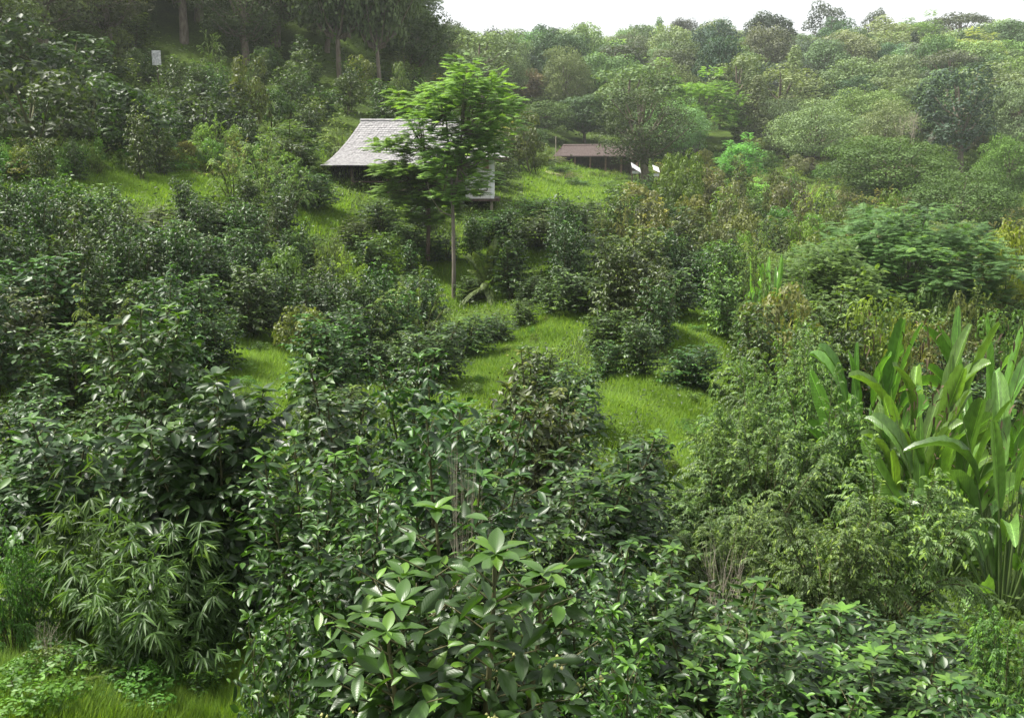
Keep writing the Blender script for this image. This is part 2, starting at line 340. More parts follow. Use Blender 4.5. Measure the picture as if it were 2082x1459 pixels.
def blob_tree(seed, Hh=12, Wd=10, base=.25, nb=34, nl=190, leaf=.42, top=.5, flat=.75, hang=0, shape='round', bark=M_BARK, mat=None, T=T_LO, sparse=1.0):
    r = np.random.default_rng(seed); mb = MB(); st = MB()
    cz = Hh*(base+1)/2; rz = Hh*(1-base)/2*.86; rx = Wd/2*.8
    tp = np.stack([.3*np.sin(np.linspace(0, 3, 7)+seed), .3*np.cos(np.linspace(0, 2.5, 7)+seed)-.3, np.linspace(-1.0, Hh*.8, 7)], 1)
    st.tube(tp, np.linspace(.028*Hh, .006*Hh, 7)*.8, 7)
    P, D, U, L_, tn, NV = [], [], [], [], [], []
    for k in range(nb):
        ph = k*2.39996 + r.uniform(-.4, .4); v = 1-2*(k+.5)/nb; v = v*.98
        if shape == 'cone':
            zz = base*Hh + Hh*(1-base)*(k+.5)/nb; rad = Wd/2*(1-(k+.5)/nb)**.8*.8*r.uniform(.6, 1.0); c = np.array([math.cos(ph)*rad, math.sin(ph)*rad, zz]); br = Wd*.16*(1.25-.7*(k/nb))
        elif shape == 'umbrella':
            rad = Wd/2*.85*math.sqrt((k+.5)/nb); c = np.array([math.cos(ph)*rad, math.sin(ph)*rad, Hh*(.9-.16*(rad/(Wd/2))**2) + r.uniform(-.06, .03)*Hh]); br = Wd*.13
        else:
            rr = math.sqrt(max(0, 1-v*v)); m = r.uniform(.62, 1.05)
            if v < -.5: m *= .8
            c = np.array([math.cos(ph)*rr*rx*m, math.sin(ph)*rr*rx*m, cz + v*rz*m]); br = Wd*r.uniform(.09, .16)
        q = int(nl*sparse*r.uniform(.7, 1.3)*(br/(Wd*.15))**2)
        z = r.uniform(-.45, 1, q); th = r.uniform(0, 2*PI, q); s = np.sqrt(1-z*z)
        dirn = np.stack([s*np.cos(th), s*np.sin(th), z], 1)
        sc = np.array([1, 1, flat])*br*r.uniform(.75, 1.1, (q, 1))
        P.append(c + dirn*sc)
        dd = r.normal(0, .7, (q, 3)) + np.array([0, 0, -.35-hang]); dd = dd - dirn*(dd*dirn).sum(1)[:, None]*.85
        D.append(dd); U.append(dirn + np.array([0, 0, .25]) + r.normal(0, .3, (q, 3))); NV.append(dirn + np.array([0, 0, .3]) + r.normal(0, .55, (q, 3))); L_.append(leaf*r.uniform(.6, 1.3, q))
        tb = r.uniform(.15, .6); tn.append(np.clip(tb + r.normal(0, .11, q), 0, 1))
        if k % 2 == 0 or shape == 'umbrella':
            a = tp[int(np.clip(3+(c[2]/Hh-.5)*5, 2, 5))]; mid = (a+c)/2 + np.array([0, 0, -.05*Hh])
            st.tube([a, mid, c], [.008*Hh, .006*Hh, .002*Hh], 4)
    P, D, U = map(np.concatenate, (P, D, U)); L_ = np.concatenate(L_); tn = np.concatenate(tn)
    leaves(mb, P, D, U, L_, L_*(.62 if not hang else .4), tn, T, .1)
    h, w = measure(mb)
    return dict(f=mb.mesh('tree_crown', mat or M_FAR), s=st.mesh('tree_trunk', bark), h=h, w=w)

def fronds(mb, bases, dirs, lens, tints, r, pairs=13, pw=.2, bip=True, wid=.27, droop=.5, T=T_STRIP):
    """pinnate fronds: a row of narrow leaflets on each side of a drooping midrib"""
    P, D, U, L_, W_, tn = [], [], [], [], [], []
    for b, d, ln, t in zip(bases, dirs, lens, tints):
        d = nrm(d); s = np.linspace(.12, 1, pairs)*ln
        pts = curve(b, d, s, droop/ln*.5); tg = nrm(d + np.array([0, 0, -1])*droop/ln*s[:, None]); sd = nrm(np.cross(tg, [0, 0, 1.])); up = np.cross(sd, tg)
        q = s/ln; l = ln*pw*np.sin(np.clip(q*.85+.12, 0, 1)*PI)**.6+.01
        for sg in (-1, 1):
            P.append(pts); D.append(sd*sg + tg*.45 - np.array([0, 0, .15]) + r.normal(0, .06, (pairs, 3))); U.append(up); L_.append(l); W_.append(l*wid)
            tn.append(np.clip(t + r.normal(0, .12, pairs), 0, 1))
        P.append(b[None]); D.append(d[None]); U.append(np.array([[0, 0, 1.]])); L_.append(np.array([ln*.95])); W_.append(np.array([.012])); tn.append(np.array([t]))
    P, D, U = map(np.concatenate, (P, D, U)); L_ = np.concatenate(L_); W_ = np.concatenate(W_); tn = np.concatenate(tn)
    leaves(mb, P, D, U, L_, W_, tn, T, .12)

def feather_tree(seed, limbs, Hh, trunk, frond=.75, per=26, spread=.55, mat=None, pairs=12, pw=.26, bark=M_GREYB, lay=.25):
    """limbs: list of (x, y, z, size) ends of foliage pads"""
    r = np.random.default_rng(seed); mb = MB(); st = MB()
    for pts, rad in trunk: st.tube(pts, rad, 7)
    B, D, L_, tn = [], [], [], []
    for (x, y, z, sz, attach) in limbs:
        c = np.array([x, y, z]); a = np.array(attach, float); mid = (a+c)/2 + np.array([0, 0, -.06*Hh*.5])
        st.tube([a, mid, c], [.035, .025, .01], 4)
        n_ = int(per*sz); tb = r.uniform(.25, .6)
        for k in range(n_):
            az = r.uniform(0, 2*PI); rad = math.sqrt(r.random())*spread*sz
            b = c + np.array([math.cos(az)*rad, math.sin(az)*rad, r.uniform(-lay, lay)*sz + .12*sz*(1-rad/(spread*sz))])
            B.append(b); D.append(np.array([math.cos(az)+r.normal(0, .4), math.sin(az)+r.normal(0, .4), r.uniform(.0, .55)]))
            L_.append(frond*r.uniform(.7, 1.2)); top_ = (b[2]-z)/(lay*sz+1e-6)
            tn.append(min(1, max(0, tb + r.normal(0, .1) + (.25 if r.random() < .15 else 0))))
    fronds(mb, B, D, L_, tn, r, pairs, pw)
    h, w = measure(mb)
    return dict(f=mb.mesh('feathery_foliage', mat or M_SOFT), s=st.mesh('tree_trunk', bark), h=h, w=w)

def banana(seed, n=12, Hh=3.6, blade=1.6, wid=.52, lean=.9, dry=.0, T=None):
    r = np.random.default_rng(seed); rows = np.linspace(0, 1, 15)
    hw = np.clip(np.sin(np.clip(rows*.93+.05, 0, 1)*PI)**.42, 0, 1)*.98+.02
    V, F, UV = tmpl(list(rows), list(hw), [-1, -.5, 0, .5, 1], .0, .32)
    mb = MB(); dr = MB(); st = MB()
    for k in range(n):
        az = k*2.4 + r.uniform(-.3, .3); sl = lean*r.uniform(.2, 1.3)*(.5+k/n); isdry = r.random() < dry and k > n*.4
        base = np.array([math.cos(az)*.18, math.sin(az)*.18, 0]); d = nrm(np.array([math.cos(az)*sl, math.sin(az)*sl, 1]))
        pl = (Hh-blade)*r.uniform(.2, 1.1); s = np.linspace(0, pl, 6); pts = curve(base, d, s, .02)
        st.tube(pts, np.linspace(.06, .022, 6), 6)
        tip = pts[-1]; bl = blade*r.uniform(.75, 1.1); d2 = nrm(d + np.array([math.cos(az), math.sin(az), 0])*r.uniform(0, .6))
        if isdry: d2 = nrm(np.array([math.cos(az), math.sin(az), -.3])); bl *= .6
        # tear the blade: shift the rows of the edge a little
        V2 = V.copy(); V2[:, 2] += r.normal(0, .03, len(V))*(abs(V[:, 1]) > .5); V2[:, 1] *= 1 + r.normal(0, .05, len(V))
        tgt = dr if isdry else mb
        U = nrm(np.array([-math.cos(az), -math.sin(az), .35]) + r.normal(0, .9, 3))
        leaves(tgt, tip[None], d2[None], U[None], np.array([bl]), np.array([wid*r.uniform(.8, 1.15)]), np.array([r.uniform(.15, .95)]), (V2, F, UV), r.choice([.08, .3, .5, .75, 1.0]))
        st.tube(np.array([tip + d2*q*bl for q in (0, .5, .95)]), [.016, .01, .003], 4)
    for k in range(40):
        a = r.uniform(0, 2*PI); rd = r.uniform(.1, .9); p = np.array([math.cos(a)*rd, math.sin(a)*rd, Hh*r.uniform(.35, .8)])
        leaves(dr, p[None], r.normal(0, 1, (1, 3)), np.array([[.1, .1, 1.]]), r.uniform(.1, .28), .07, r.random(1), T_MID, .3)
    h, w = measure(mb)
    return dict(f=mb.mesh('banana_blades', M_BAN), s=st.mesh('banana_stalks', M_STALK), h=h, w=w, d=dr.mesh('dry_blades', M_DRY) if dr.n else None)
M_STALK = plain('green_stalk', (.06, .10, .03), (.11, .16, .05), 4, .5)

def bamboo(seed, Hh=2.4, n=26, leaf=.27):
    r = np.random.default_rng(seed); mb = MB(); st = MB(); P, D, U, L_, tn = [], [], [], [], []
    for k in range(n):
        az = r.uniform(0, 2*PI); sl = r.uniform(.1, .8); d = nrm(np.array([math.cos(az)*sl, math.sin(az)*sl, 1])); ln = Hh*r.uniform(.6, 1.15)
        s = np.linspace(0, ln, 9); dp = .16*r.uniform(.5, 1.6)*(sl+.3); b0 = np.array([math.cos(az), math.sin(az), 0])*r.uniform(.02, .3)
        pts = curve(b0, d, s, dp); st.tube(pts, np.linspace(.011, .003, 9), 4)
        for q in np.linspace(.15, 1, 20):
            c = np.array([np.interp(q*ln, s, pts[:, i]) for i in range(3)]); a = r.uniform(0, 2*PI)
            o = nrm(np.array([math.cos(a), math.sin(a), r.uniform(-.2, .5)]) + d*.4); e = c + o*r.uniform(.08, .28)
            m = r.integers(5, 9); fa = np.linspace(-1.1, 1.1, m); sd = nrm(np.cross(o, [0, 0, 1.])); t = r.uniform(.2, .75)
            P.append(np.repeat(e[None], m, 0)); D.append(o*np.cos(fa)[:, None] + sd*np.sin(fa)[:, None] + np.array([0, 0, -1])*r.uniform(.1, .9, (m, 1)))
            U.append(np.array([0, 0, 1.]) + r.normal(0, .4, (m, 3))); L_.append(leaf*r.uniform(.6, 1.2, m)); tn.append(np.clip(t + r.normal(0, .12, m), 0, 1))
    P, D, U = map(np.concatenate, (P, D, U)); L_ = np.concatenate(L_); tn = np.concatenate(tn)
    leaves(mb, P, D, U, L_, L_*.13, tn, T_MID, .25)
    h, w = measure(mb)
    return dict(f=mb.mesh('bamboo_leaves', M_SOFT), s=st.mesh('bamboo_stems', M_STALK), h=h, w=w)

def fern(seed, n=9, ln=1.5, trunk=.8, pairs=26, pw=.2, up=(.2, .9)):
    r = np.random.default_rng(seed); mb = MB(); st = MB(); st.tube([(0, 0, -.3), (.02, 0, trunk*.5), (0, .02, trunk)], [.07, .06, .05], 6)
    B = [np.array([0, 0, trunk])]*n; D = []; L_ = []; tn = []
    for k in range(n):
        a = k*2*PI/n + r.uniform(-.3, .3); D.append(np.array([math.cos(a), math.sin(a), r.uniform(*up)])); L_.append(ln*r.uniform(.75, 1.1)); tn.append(r.uniform(.35, .8))
    fronds(mb, B, D, L_, tn, r, pairs, pw, wid=.28, droop=.55, T=T_MID)
    h, w = measure(mb)
    return dict(f=mb.mesh('fern_fronds', M_SOFT), s=st.mesh('fern_stem', M_BARK), h=h, w=w)

def spiky(seed, n=26, ln=1.6, wid=.13):
    r = np.random.default_rng(seed); mb = MB(); st = MB(); st.tube([(0, 0, -.3), (0, 0, .25)], [.12, .1], 6)
    a = r.uniform(0, 2*PI, n); sl = r.uniform(.08, 1.0, n)
    D = np.stack([np.cos(a)*sl, np.sin(a)*sl, np.ones(n)], 1)
    leaves(mb, np.stack([np.cos(a)*.08, np.sin(a)*.08, np.full(n, .1)], 1), D, np.stack([-np.cos(a), -np.sin(a), np.full(n, .3)], 1), ln*r.uniform(.7, 1.1, n), wid, r.uniform(.2, .95, n), T_HI, .12)
    h, w = measure(mb)
    return dict(f=mb.mesh('sword_leaves', M_SOFT), s=st.mesh('plant_base', M_BARK), h=h, w=w)

def bare(seed, Hh=3, levels=4, rad=.05, bark=M_PALE, spread=.5):
    r = np.random.default_rng(seed); st = MB()
    def grow(p, d, ln, rd, lv):
        e = p + d*ln; m = (p+e)/2 + r.normal(0, .04, 3)*ln; st.tube([p, m, e], [rd, rd*.85, rd*.65], 5 if lv < 2 else 3)
        if lv >= levels: return
        for _ in range(r.integers(2, 4)):
            grow(e, nrm(d + r.normal(0, spread, 3) + np.array([0, 0, .25])), ln*r.uniform(.6, .85), rd*.6, lv+1)
    for k in range(3): grow(np.array([0, 0, -.1]), nrm(np.array([r.normal(0, .25), r.normal(0, .25), 1])), Hh*.32, rad, 0)
    V = np.concatenate(st.V); return dict(f=None, s=st.mesh('bare_branches', bark), h=V[:, 2].max(), w=2*np.abs(V[:, :2]).max())

# ------------------------------------------------------------------ objects
def tag(o, label, cat, group=None, kind=None):
    if label: o['label'] = label
    if cat: o['category'] = cat
    if group: o['group'] = group
    if kind: o['kind'] = kind
def link(name, me, parent=None, color=None, loc=None):
    o = bpy.data.objects.new(name, me); C.objects.link(o)
    if parent is not None: o.parent = parent
    if color is not None: o.color = (*color, 1)
    if loc is not None: o.location = loc
    return o
THINGS = []
PARTN = {'coffee_bush': ('foliage', 'stem'), 'tree': ('crown', 'trunk')}
def put(name, proto, x, y, z, sx, sz, color, rz=None, cat=None, adj='', noun=None, group=None, label=None, parts=('foliage', 'stem'), sy=None):
    e = link(name, None, loc=(x, y, z)); e.empty_display_size = .3
    e.rotation_euler = (random.uniform(-.04, .04), random.uniform(-.04, .04), random.uniform(0, 2*PI) if rz is None else rz)
    e.scale = (sx, sy or sx, sz)
    if proto.get('f'): link(parts[0], proto['f'], e, color)
    if proto.get('s'): link(parts[1], proto['s'], e, color)
    if proto.get('b'): link('berries', proto['b'], e)['kind'] = 'stuff'
    if proto.get('d'): link('dry_leaves', proto['d'], e, (.085, .062, .038))
    px, py, dep = proj(np.array([x, y, z + proto['h']*sz*.6]))
    tag(e, label, cat, group)
    THINGS.append(dict(o=e, px=float(px), py=float(py), adj=adj, noun=noun, cat=cat, label=label, D=y))
    return e
def place(name, protos, cx, top, w, D, color, dz=0, **k):
    """stand a plant on the terrain at distance D so that it reaches up to pixel row `top` and is w pixels wide"""
    proto = protos[random.randrange(len(protos))] if isinstance(protos, list) else protos
    P = at(cx, top, D); z = float(H(P[0], P[1])) - .05 + dz
    dep = proj(P)[2]; h = max(.3, P[2]-z); wd = w*dep/F0
    c = tuple(max(.003, a*random.uniform(.88, 1.12)) for a in color)
    return put(name, proto, P[0], P[1], z, wd/proto['w'], h/proto['h'], c, **k)

# ------------------------------------------------------------------ ground sheet
g = MB()
gx, gy = [], []
bb = np.linspace(math.log(6.0), math.log(600), 300); aa = np.tan(np.linspace(-1.17, 1.17, 300))
A_, B_ = np.meshgrid(aa, np.exp(bb), indexing='ij')
X = A_*B_; Y = B_-14
V = np.stack([X, Y, H(X, Y)], -1).reshape(-1, 3); i = np.arange(299)[:, None]*300; j = np.arange(299)[None]
g.add(V, np.stack([i+j, i+300+j, i+301+j, i+j+1], -1).reshape(-1, 4))
gr = link('ground', g.mesh('ground', M_GROUND)); tag(gr, 'grassy hillside ground rising to a wooded ridge', None, kind='structure')

# ------------------------------------------------------------------ prototypes
NEAR = [coffee(11+i, 3.1, .9, .118, T_HI, 6, .09, mat=M_HERO, pair=.065) for i in range(4)]
HERO = coffee(31, 2.7, .66, .098, T_HI, 10, .065, young=.14, mat=M_HERO, pair=.06, berries=True, low=.9)
HERO2 = coffee(37, 3.4, 1.1, .19, T_HI, 6, .10, young=.08, mat=M_HERO, pair=.075, low=.3)
MIDC = [coffee(41+i, 2.4, .8, .115, T_MID, 5 if i % 2 else 4, .088, pair=.06) for i in range(6)]
FARC = [coffee(61+i, 2.4, .9, .14, T_LO, 4, .10) for i in range(4)]
SPR = [spray(71+i, 3.0, 1.7, .098, 30, T_MID, 22, 12) for i in range(3)]
SPRF = [spray(81+i, 2.2, 1.5, .10, 18, T_LO, 14, 10) for i in range(3)]
WILD = [blob_tree(91+i, 2.4, 2.4, .02, 26, 110, .13, flat=.9, mat=M_SOFT, bark=M_TWIG) for i in range(3)]
FOR = [blob_tree(101+i, 12, 10+i % 3, .08, 84+8*(i % 3), 150, .38, flat=.8) for i in range(7)]
FINE = [blob_tree(111+i, 12, 11+i % 2, .04, 96, 300, .24, flat=.75) for i in range(3)]
TALL = [blob_tree(121+i, 14, 8, .08, 40, 150, .36, flat=1.0) for i in range(2)]
CONE = [blob_tree(131, 12, 6, .1, 40, 130, .32, shape='cone', flat=.8)]
UMB = [blob_tree(141, 14, 10, .5, 26, 130, .36, shape='umbrella', flat=.5)]
HLOW = [blob_tree(155+i, 18, 9, .0, 74, 180, .32, flat=1.3, hang=.7) for i in range(2)]
HANG = [blob_tree(151+i, 18, 9, .05, 66, 190, .34, flat=1.4, hang=.9) for i in range(3)]
BAN = [banana(161, 24), banana(162, 22, lean=1.3), banana(163, 26, lean=1.1, dry=0)]
BAM = [bamboo(171), bamboo(172, 2.0, 20)]
FERN = [fern(181, 26, 1.3, .25, 26, .2, (.1, 1.6)), fern(182, 20, 1.5, .3, 30, .17, (.0, 1.3))]
SPIKE = [spiky(191), spiky(192, 18, 1.9, .16)]
BARE = [bare(201, 3.2, 4, .03), bare(202, 8, 5, .12)]

G_COF = (.028, .070, .015); G_COF2 = (.040, .088, .018); G_OLIV = (.044, .078, .020); G_LIGHT = (.076, .146, .040); G_YEL = (.14, .19, .04)

# ------------------------------------------------------------------ areas where open grass shows (pixel outlines used only to keep bushes off that ground)
OPEN = [
    [(450, 700), (560, 670), (590, 700), (585, 760), (545, 840), (520, 860), (455, 770)],
    [(1190, 625), (1190, 660), (1060, 740), (960, 830), (915, 815), (930, 780), (1020, 690), (1100, 650)],
    [(1270, 760), (1320, 790), (1290, 840), (1230, 880), (1225, 840)],
    [(1380, 650), (1430, 650), (1460, 690), (1390, 700)],
    [(1380, 830), (1480, 780), (1440, 830), (1400, 900), (1390, 980), (1350, 1010), (1340, 880)],
    [(1090, 350), (1240, 352), (1240, 392), (1100, 400)],
    [(600, 430), (690, 435), (670, 455), (610, 455)],
    [(0, 350), (150, 325), (350, 335), (560, 335), (560, 365), (350, 395), (130, 385), (60, 370), (0, 395)],
    [(710, 500), (800, 530), (800, 560), (720, 545)],
    [(880, 545), (1000, 535), (1010, 600), (900, 612)],
    [(0, 1385), (100, 1390), (330, 1420), (430, 1300), (475, 1320), (480, 1459), (0, 1459)],
    [(1090, 505), (1120, 500), (1110, 525), (1070, 520)],
    [(765, 725), (800, 760), (765, 800)]]
def inpoly(px, py, poly):
    px = np.asarray(px); py = np.asarray(py); c = np.zeros(px.shape, bool); m = len(poly)
    for a in range(m):
        x1, y1 = poly[a]; x2, y2 = poly[(a+1) % m]
        if y1 == y2: continue
        t = ((y1 > py) != (y2 > py)) & (px < (x2-x1)*(py-y1)/(y2-y1)+x1); c ^= t
    return c
opx, opy, opi = [], [], []
for k, poly in enumerate(OPEN):
    xs = [p[0] for p in poly]; ys = [p[1] for p in poly]
    n_ = max(60, int((max(xs)-min(xs))*(max(ys)-min(ys))/120)); a = rng.uniform(min(xs), max(xs), n_); b = rng.uniform(min(ys), max(ys), n_)
    m = inpoly(a, b, poly); opx.append(a[m]); opy.append(b[m]); opi.append(np.full(m.sum(), k))
opx, opy, opi = map(np.concatenate, (opx, opy, opi))
OPD = hit(opx, opy)[:, 1]
def blocks_open(cx, top, base, w, D, tol=.03):
    e = ((opx-cx)/(w*.44))**2 + ((opy-(top+base)/2)/((base-top)*.46))**2 < 1
    e &= (OPD > D-.5)
    for k in range(len(OPEN)):
        s = opi == k
        if e[s].sum() > .04*s.sum() + 1: return True
    return False

exec_manual = []
GC = 'coffee bushes on the plantation slope'
def cof(cx, top, w, D, col=G_COF, protos=None, adj='dark glossy', **k):
    pr = protos or (NEAR if D < 9 else MIDC if D < 42 else FARC)
    place('coffee_bush', pr, cx, top, w, D, col, cat='coffee bush', adj=adj, noun='coffee bush', group=GC, **k)
    exec_manual.append((cx, D, w))
# foreground
cof(940, 1100, 600, 3.6, (.034, .082, .014), HERO, label='front coffee bush with large veined leaves and pale green berries', rz=.6)
cof(420, 768, 300, 9.4, (.028, .066, .019), HERO2, label='tall dark coffee bush with big grey sheened leaves beside the grass patch', rz=1.0)
for a in [(900, 842, 330, 7.0), (1180, 1120, 300, 5.6), (1330, 1150, 280, 6.6), (1480, 1230, 330, 5.6), (1700, 1262, 330, 6.6), (1280, 1290, 300, 4.4),
          (1620, 1370, 330, 4.6), (1900, 1330, 330, 6.0), (1990, 1400, 300, 5.0), (620, 900, 280, 8.0), (120, 810, 300, 11), (1100, 985, 260, 8.6),
          (700, 1010, 260, 6.6), (560, 1290, 190, 3.9), (800, 1000, 220, 8.0), (220, 940, 240, 10.8), (40, 900, 240, 11), (1850, 1250, 240, 8.2), (1020, 1120, 210, 6.2)]:
    cof(*a, col=random.choice([G_COF, G_COF2, (.033, .075, .018)]))
# by the grass strips
def dist(cx, base):
    P = hit([cx], [base])[0]
    return float(P[1])
for (cx, top, w, base) in [(655, 640, 215, 835), (650, 785, 200, 930), (870, 650, 200, 800), (790, 690, 110, 790), (1095, 700, 140, 865), (1165, 740, 150, 900), (1300, 640, 120, 775), (1235, 630, 130, 720),
                           (1400, 695, 150, 800), (1300, 880, 130, 990), (1310, 985, 160, 1130), (1150, 890, 180, 1010), (505, 540, 160, 695), (370, 560, 230, 740), (250, 570, 200, 760),
                           (430, 640, 140, 770), (60, 520, 260, 720), (130, 660, 250, 850), (1040, 480, 110, 612), (1390, 420, 160, 560), (770, 395, 120, 470), (700, 590, 120, 680), (820, 560, 130, 650), (950, 635, 140, 735),
                           (1360, 540, 160, 650), (1065, 610, 80, 670), (1570, 440, 90, 510), (640, 480, 150, 560), (1180, 540, 150, 640), (1250, 570, 130, 650), (560, 480, 150, 600), (450, 395, 170, 500), (300, 420, 200, 540),
                           (160, 400, 170, 500), (60, 370, 150, 460), (1100, 430, 150, 510), (1240, 470, 150, 560), (760, 470, 140, 560), (840, 450, 130, 520), (350, 800, 200, 960), (60, 780, 220, 960), (210, 790, 200, 980),
                           (1000, 830, 140, 960), (580, 330, 110, 420), (1010, 640, 100, 705), (1130, 565, 110, 640), (1235, 690, 90, 770), (960, 560, 90, 620), (1150, 480, 120, 560), (1080, 560, 90, 620), (800, 610, 120, 700), (900, 470, 110, 540), (720, 440, 120, 510), (680, 690, 130, 800), (1000, 430, 110, 500), (1180, 400, 130, 470), (1090, 395, 110, 450), (640, 340, 120, 430), (350, 470, 200, 600), (180, 520, 200, 660), (640, 560, 130, 640)]:
    cof(cx, top, w*.76, dist(cx, base), col=random.choice([G_COF, G_COF2, G_OLIV, (.032, .078, .018)]))
for (cx, top, w, base, lb) in [(60, 130, 250, 345, 'tall dark shrub thicket at the left picture edge above the bright bank'), (185, 150, 220, 330, 'tall dark shrub second along the bright grass bank'),
                               (280, 185, 180, 335, 'dark dense shrub nearest the middle of the bright grass bank'), (20, 40, 240, 230, 'tall dark shrub high on the left slope under the drooping trees'),
                               (130, 60, 200, 190, 'dark shrub below the grassy gap of the left wood'), (420, 170, 170, 300, 'mid green shrub above the pale ones on the left slope')]:
    D_ = dist(cx, base); place('tall_shrub', WILD, cx, top, w, D_, (.032, .055, .02), cat='shrub', label=lb); exec_manual.append((cx, D_, w))

# light feathery shrubs at the right
GS = 'light green arching shrubs beside the banana clump'
def shr(cx, top, w, D, col=G_LIGHT, protos=None, lab=None, **k):
    place('arching_shrub', protos or (SPR if D < 24 else SPRF), cx, top, w, D, col, cat='shrub', adj='light green', noun='arching shrub', group=GS, label=lab, **k)
    exec_manual.append((cx, D, w))
for a in [(1560, 850, 330, 13.5), (1690, 775, 300, 15.5), (1830, 925, 380, 11.0), (1600, 650, 260, 21), (1540, 735, 230, 17.5), (1450, 920, 240, 13.5), (1700, 1000, 300, 10),
          (2070, 1225, 260, 7.6), (1480, 1020, 220, 11), (1650, 690, 180, 19), (1480, 835, 190, 14.5), (1500, 780, 150, 17)]:
    shr(*a, col=random.choice([G_LIGHT, (.066, .128, .038), (.086, .155, .048)]))

# banana clumps
for (cx, top, w, D, lb) in [(1790, 640, 220, 17, 'banana clump with upright blades behind the light arching shrubs, nearest the grass'),
                            (1890, 655, 300, 16.5, 'banana clump with yellowing blades in the middle of the banana grove'),
                            (2030, 640, 300, 17.5, 'tall banana clump at the far side of the grove, under the feathery tree'),
                            (1945, 790, 290, 14, 'front banana clump with broad blades hanging over the dark hollow'),
                            (2085, 790, 330, 13, 'banana clump with drooping blades above the dark hollow at the picture edge'),
                            (1850, 790, 230, 15, 'small banana clump between the arching shrub and the broad front clump')]:
    place('banana_clump', BAN, cx, top, w*.98, D, (.085, .165, .038), cat='banana plant', group='banana clumps in the grove', label=lb, parts=('blades', 'stalks'))
place('banana_clump', BAN[0], 1575, 520, 85, 33, (.14, .24, .06), cat='banana plant', label='small pale banana plant left of the big feathery tree', parts=('blades', 'stalks'))

# bamboo and low plants, lower left
place('bamboo_clump', BAM[0], 300, 1040, 330, 8.5, (.052, .095, .034), cat='bamboo', label='bamboo clump with long narrow leaves above the bright grass', parts=('leaves', 'stems'))
place('bamboo_clump', BAM[1], 130, 940, 300, 9.3, (.045, .095, .022), cat='bamboo', label='leafy bamboo clump rising behind the narrow leaved one', parts=('leaves', 'stems'))
place('bamboo_clump', BAM[1], 385, 1120, 190, 8.7, (.055, .10, .036), cat='bamboo', label='small bamboo clump leaning over the grass verge', parts=('leaves', 'stems'))
place('bright_shrub', SPR[0], 0, 1060, 180, 8.4, (.045, .115, .016), cat='shrub', label='bright green ferny shrub at the picture edge left of the bamboo')
place('low_shrub', MIDC[0], 200, 1370, 170, 7.9, (.06, .11, .035), cat='shrub', label='low leafy shrub in the grass below the bamboo')
place('dry_stalk', BARE[0], 80, 1270, 120, 7.8, (.2, .15, .1), cat='dry stalk', label='broken dry stalk standing in the grass below the bamboo', parts=('x', 'branches'))
place('bare_shrub', BARE[0], 925, 895, 170, 6.4, (.3, .27, .2), cat='bare shrub', label='bare pale stems rising behind the front coffee bush', parts=('x', 'branches'))
place('bare_shrub', BARE[0], 1480, 1110, 260, 7.0, (.3, .27, .2), cat='bare shrub', label='leafless twiggy shrub below the light arching shrubs', parts=('x', 'branches'))

# ------------------------------------------------------------------ the two feathery trees
def slender():
    D = 42.0; s = D/F0*1.0
    P0 = at(922, 622, D); z0 = float(H(P0[0], P0[1]))
    def q(px, py, dy=0): p = at(px, py, D); return np.array([p[0]-P0[0], dy, p[2]-z0])
    main = [q(922, 640), q(923, 540), q(921, 440), q(918, 370)]
    t1 = [q(918, 370), q(912, 300, .2), q(905, 230, .3), q(900, 170, .3)]
    t2 = [q(921, 420), q(932, 340, -.2), q(940, 270, -.3), q(955, 160, -.2)]
    t3 = [q(921, 440), q(895, 430, .1), q(875, 400, .2), q(868, 370, .2)]
    tr = [(main, [.10, .085, .075, .06]), (t1, [.055, .045, .03, .015]), (t2, [.055, .045, .03, .015]), (t3, [.03, .025, .02, .012])]
    L = []
    r = np.random.default_rng(5)
    pads = [(950, 140, 1.0), (975, 170, 1.1), (915, 185, 1.1), (880, 190, .9), (1010, 200, 1.2), (1040, 215, .8), (860, 215, 1.0), (940, 210, 1.2), (985, 230, 1.2), (1020, 250, 1.0),
            (900, 240, 1.1), (850, 250, .7), (950, 260, 1.0), (990, 280, 1.0), (1010, 300, .7), (900, 285, .8), (870, 300, .6), (930, 300, .7), (960, 330, .7), (935, 165, .9), (1000, 165, .6), (975, 320, .9), (915, 330, .8), (985, 350, .7), (900, 310, .9), (945, 280, 1.0),
            (890, 340, .6), (955, 375, .6), (905, 380, .5), (930, 400, .4)]
    for (x, y, sz) in pads:
        for dy in (r.uniform(-1.2, -.2), r.uniform(.2, 1.3)):
            p = q(942 + (x-942)*.98 + r.uniform(-12, 12), y + 6 + r.uniform(-14, 14), dy); a = (t1 if x < 925 else t2)[2 if y < 260 else 1]; L.append((p[0], p[1], p[2], sz*.95, a))
    pr = feather_tree(3, L, 10, tr, .55, 42, .72, pairs=13, pw=.30, lay=.42)
    e = put('slender_tree', pr, P0[0], P0[1], z0, 1, 1, (.13, .225, .075), rz=0, cat='tree', label='slender feathery leaved tree with a thin forked trunk in front of the hut', parts=('crown', 'trunk'))
    e.rotation_euler = (0, 0, 0)
slender()
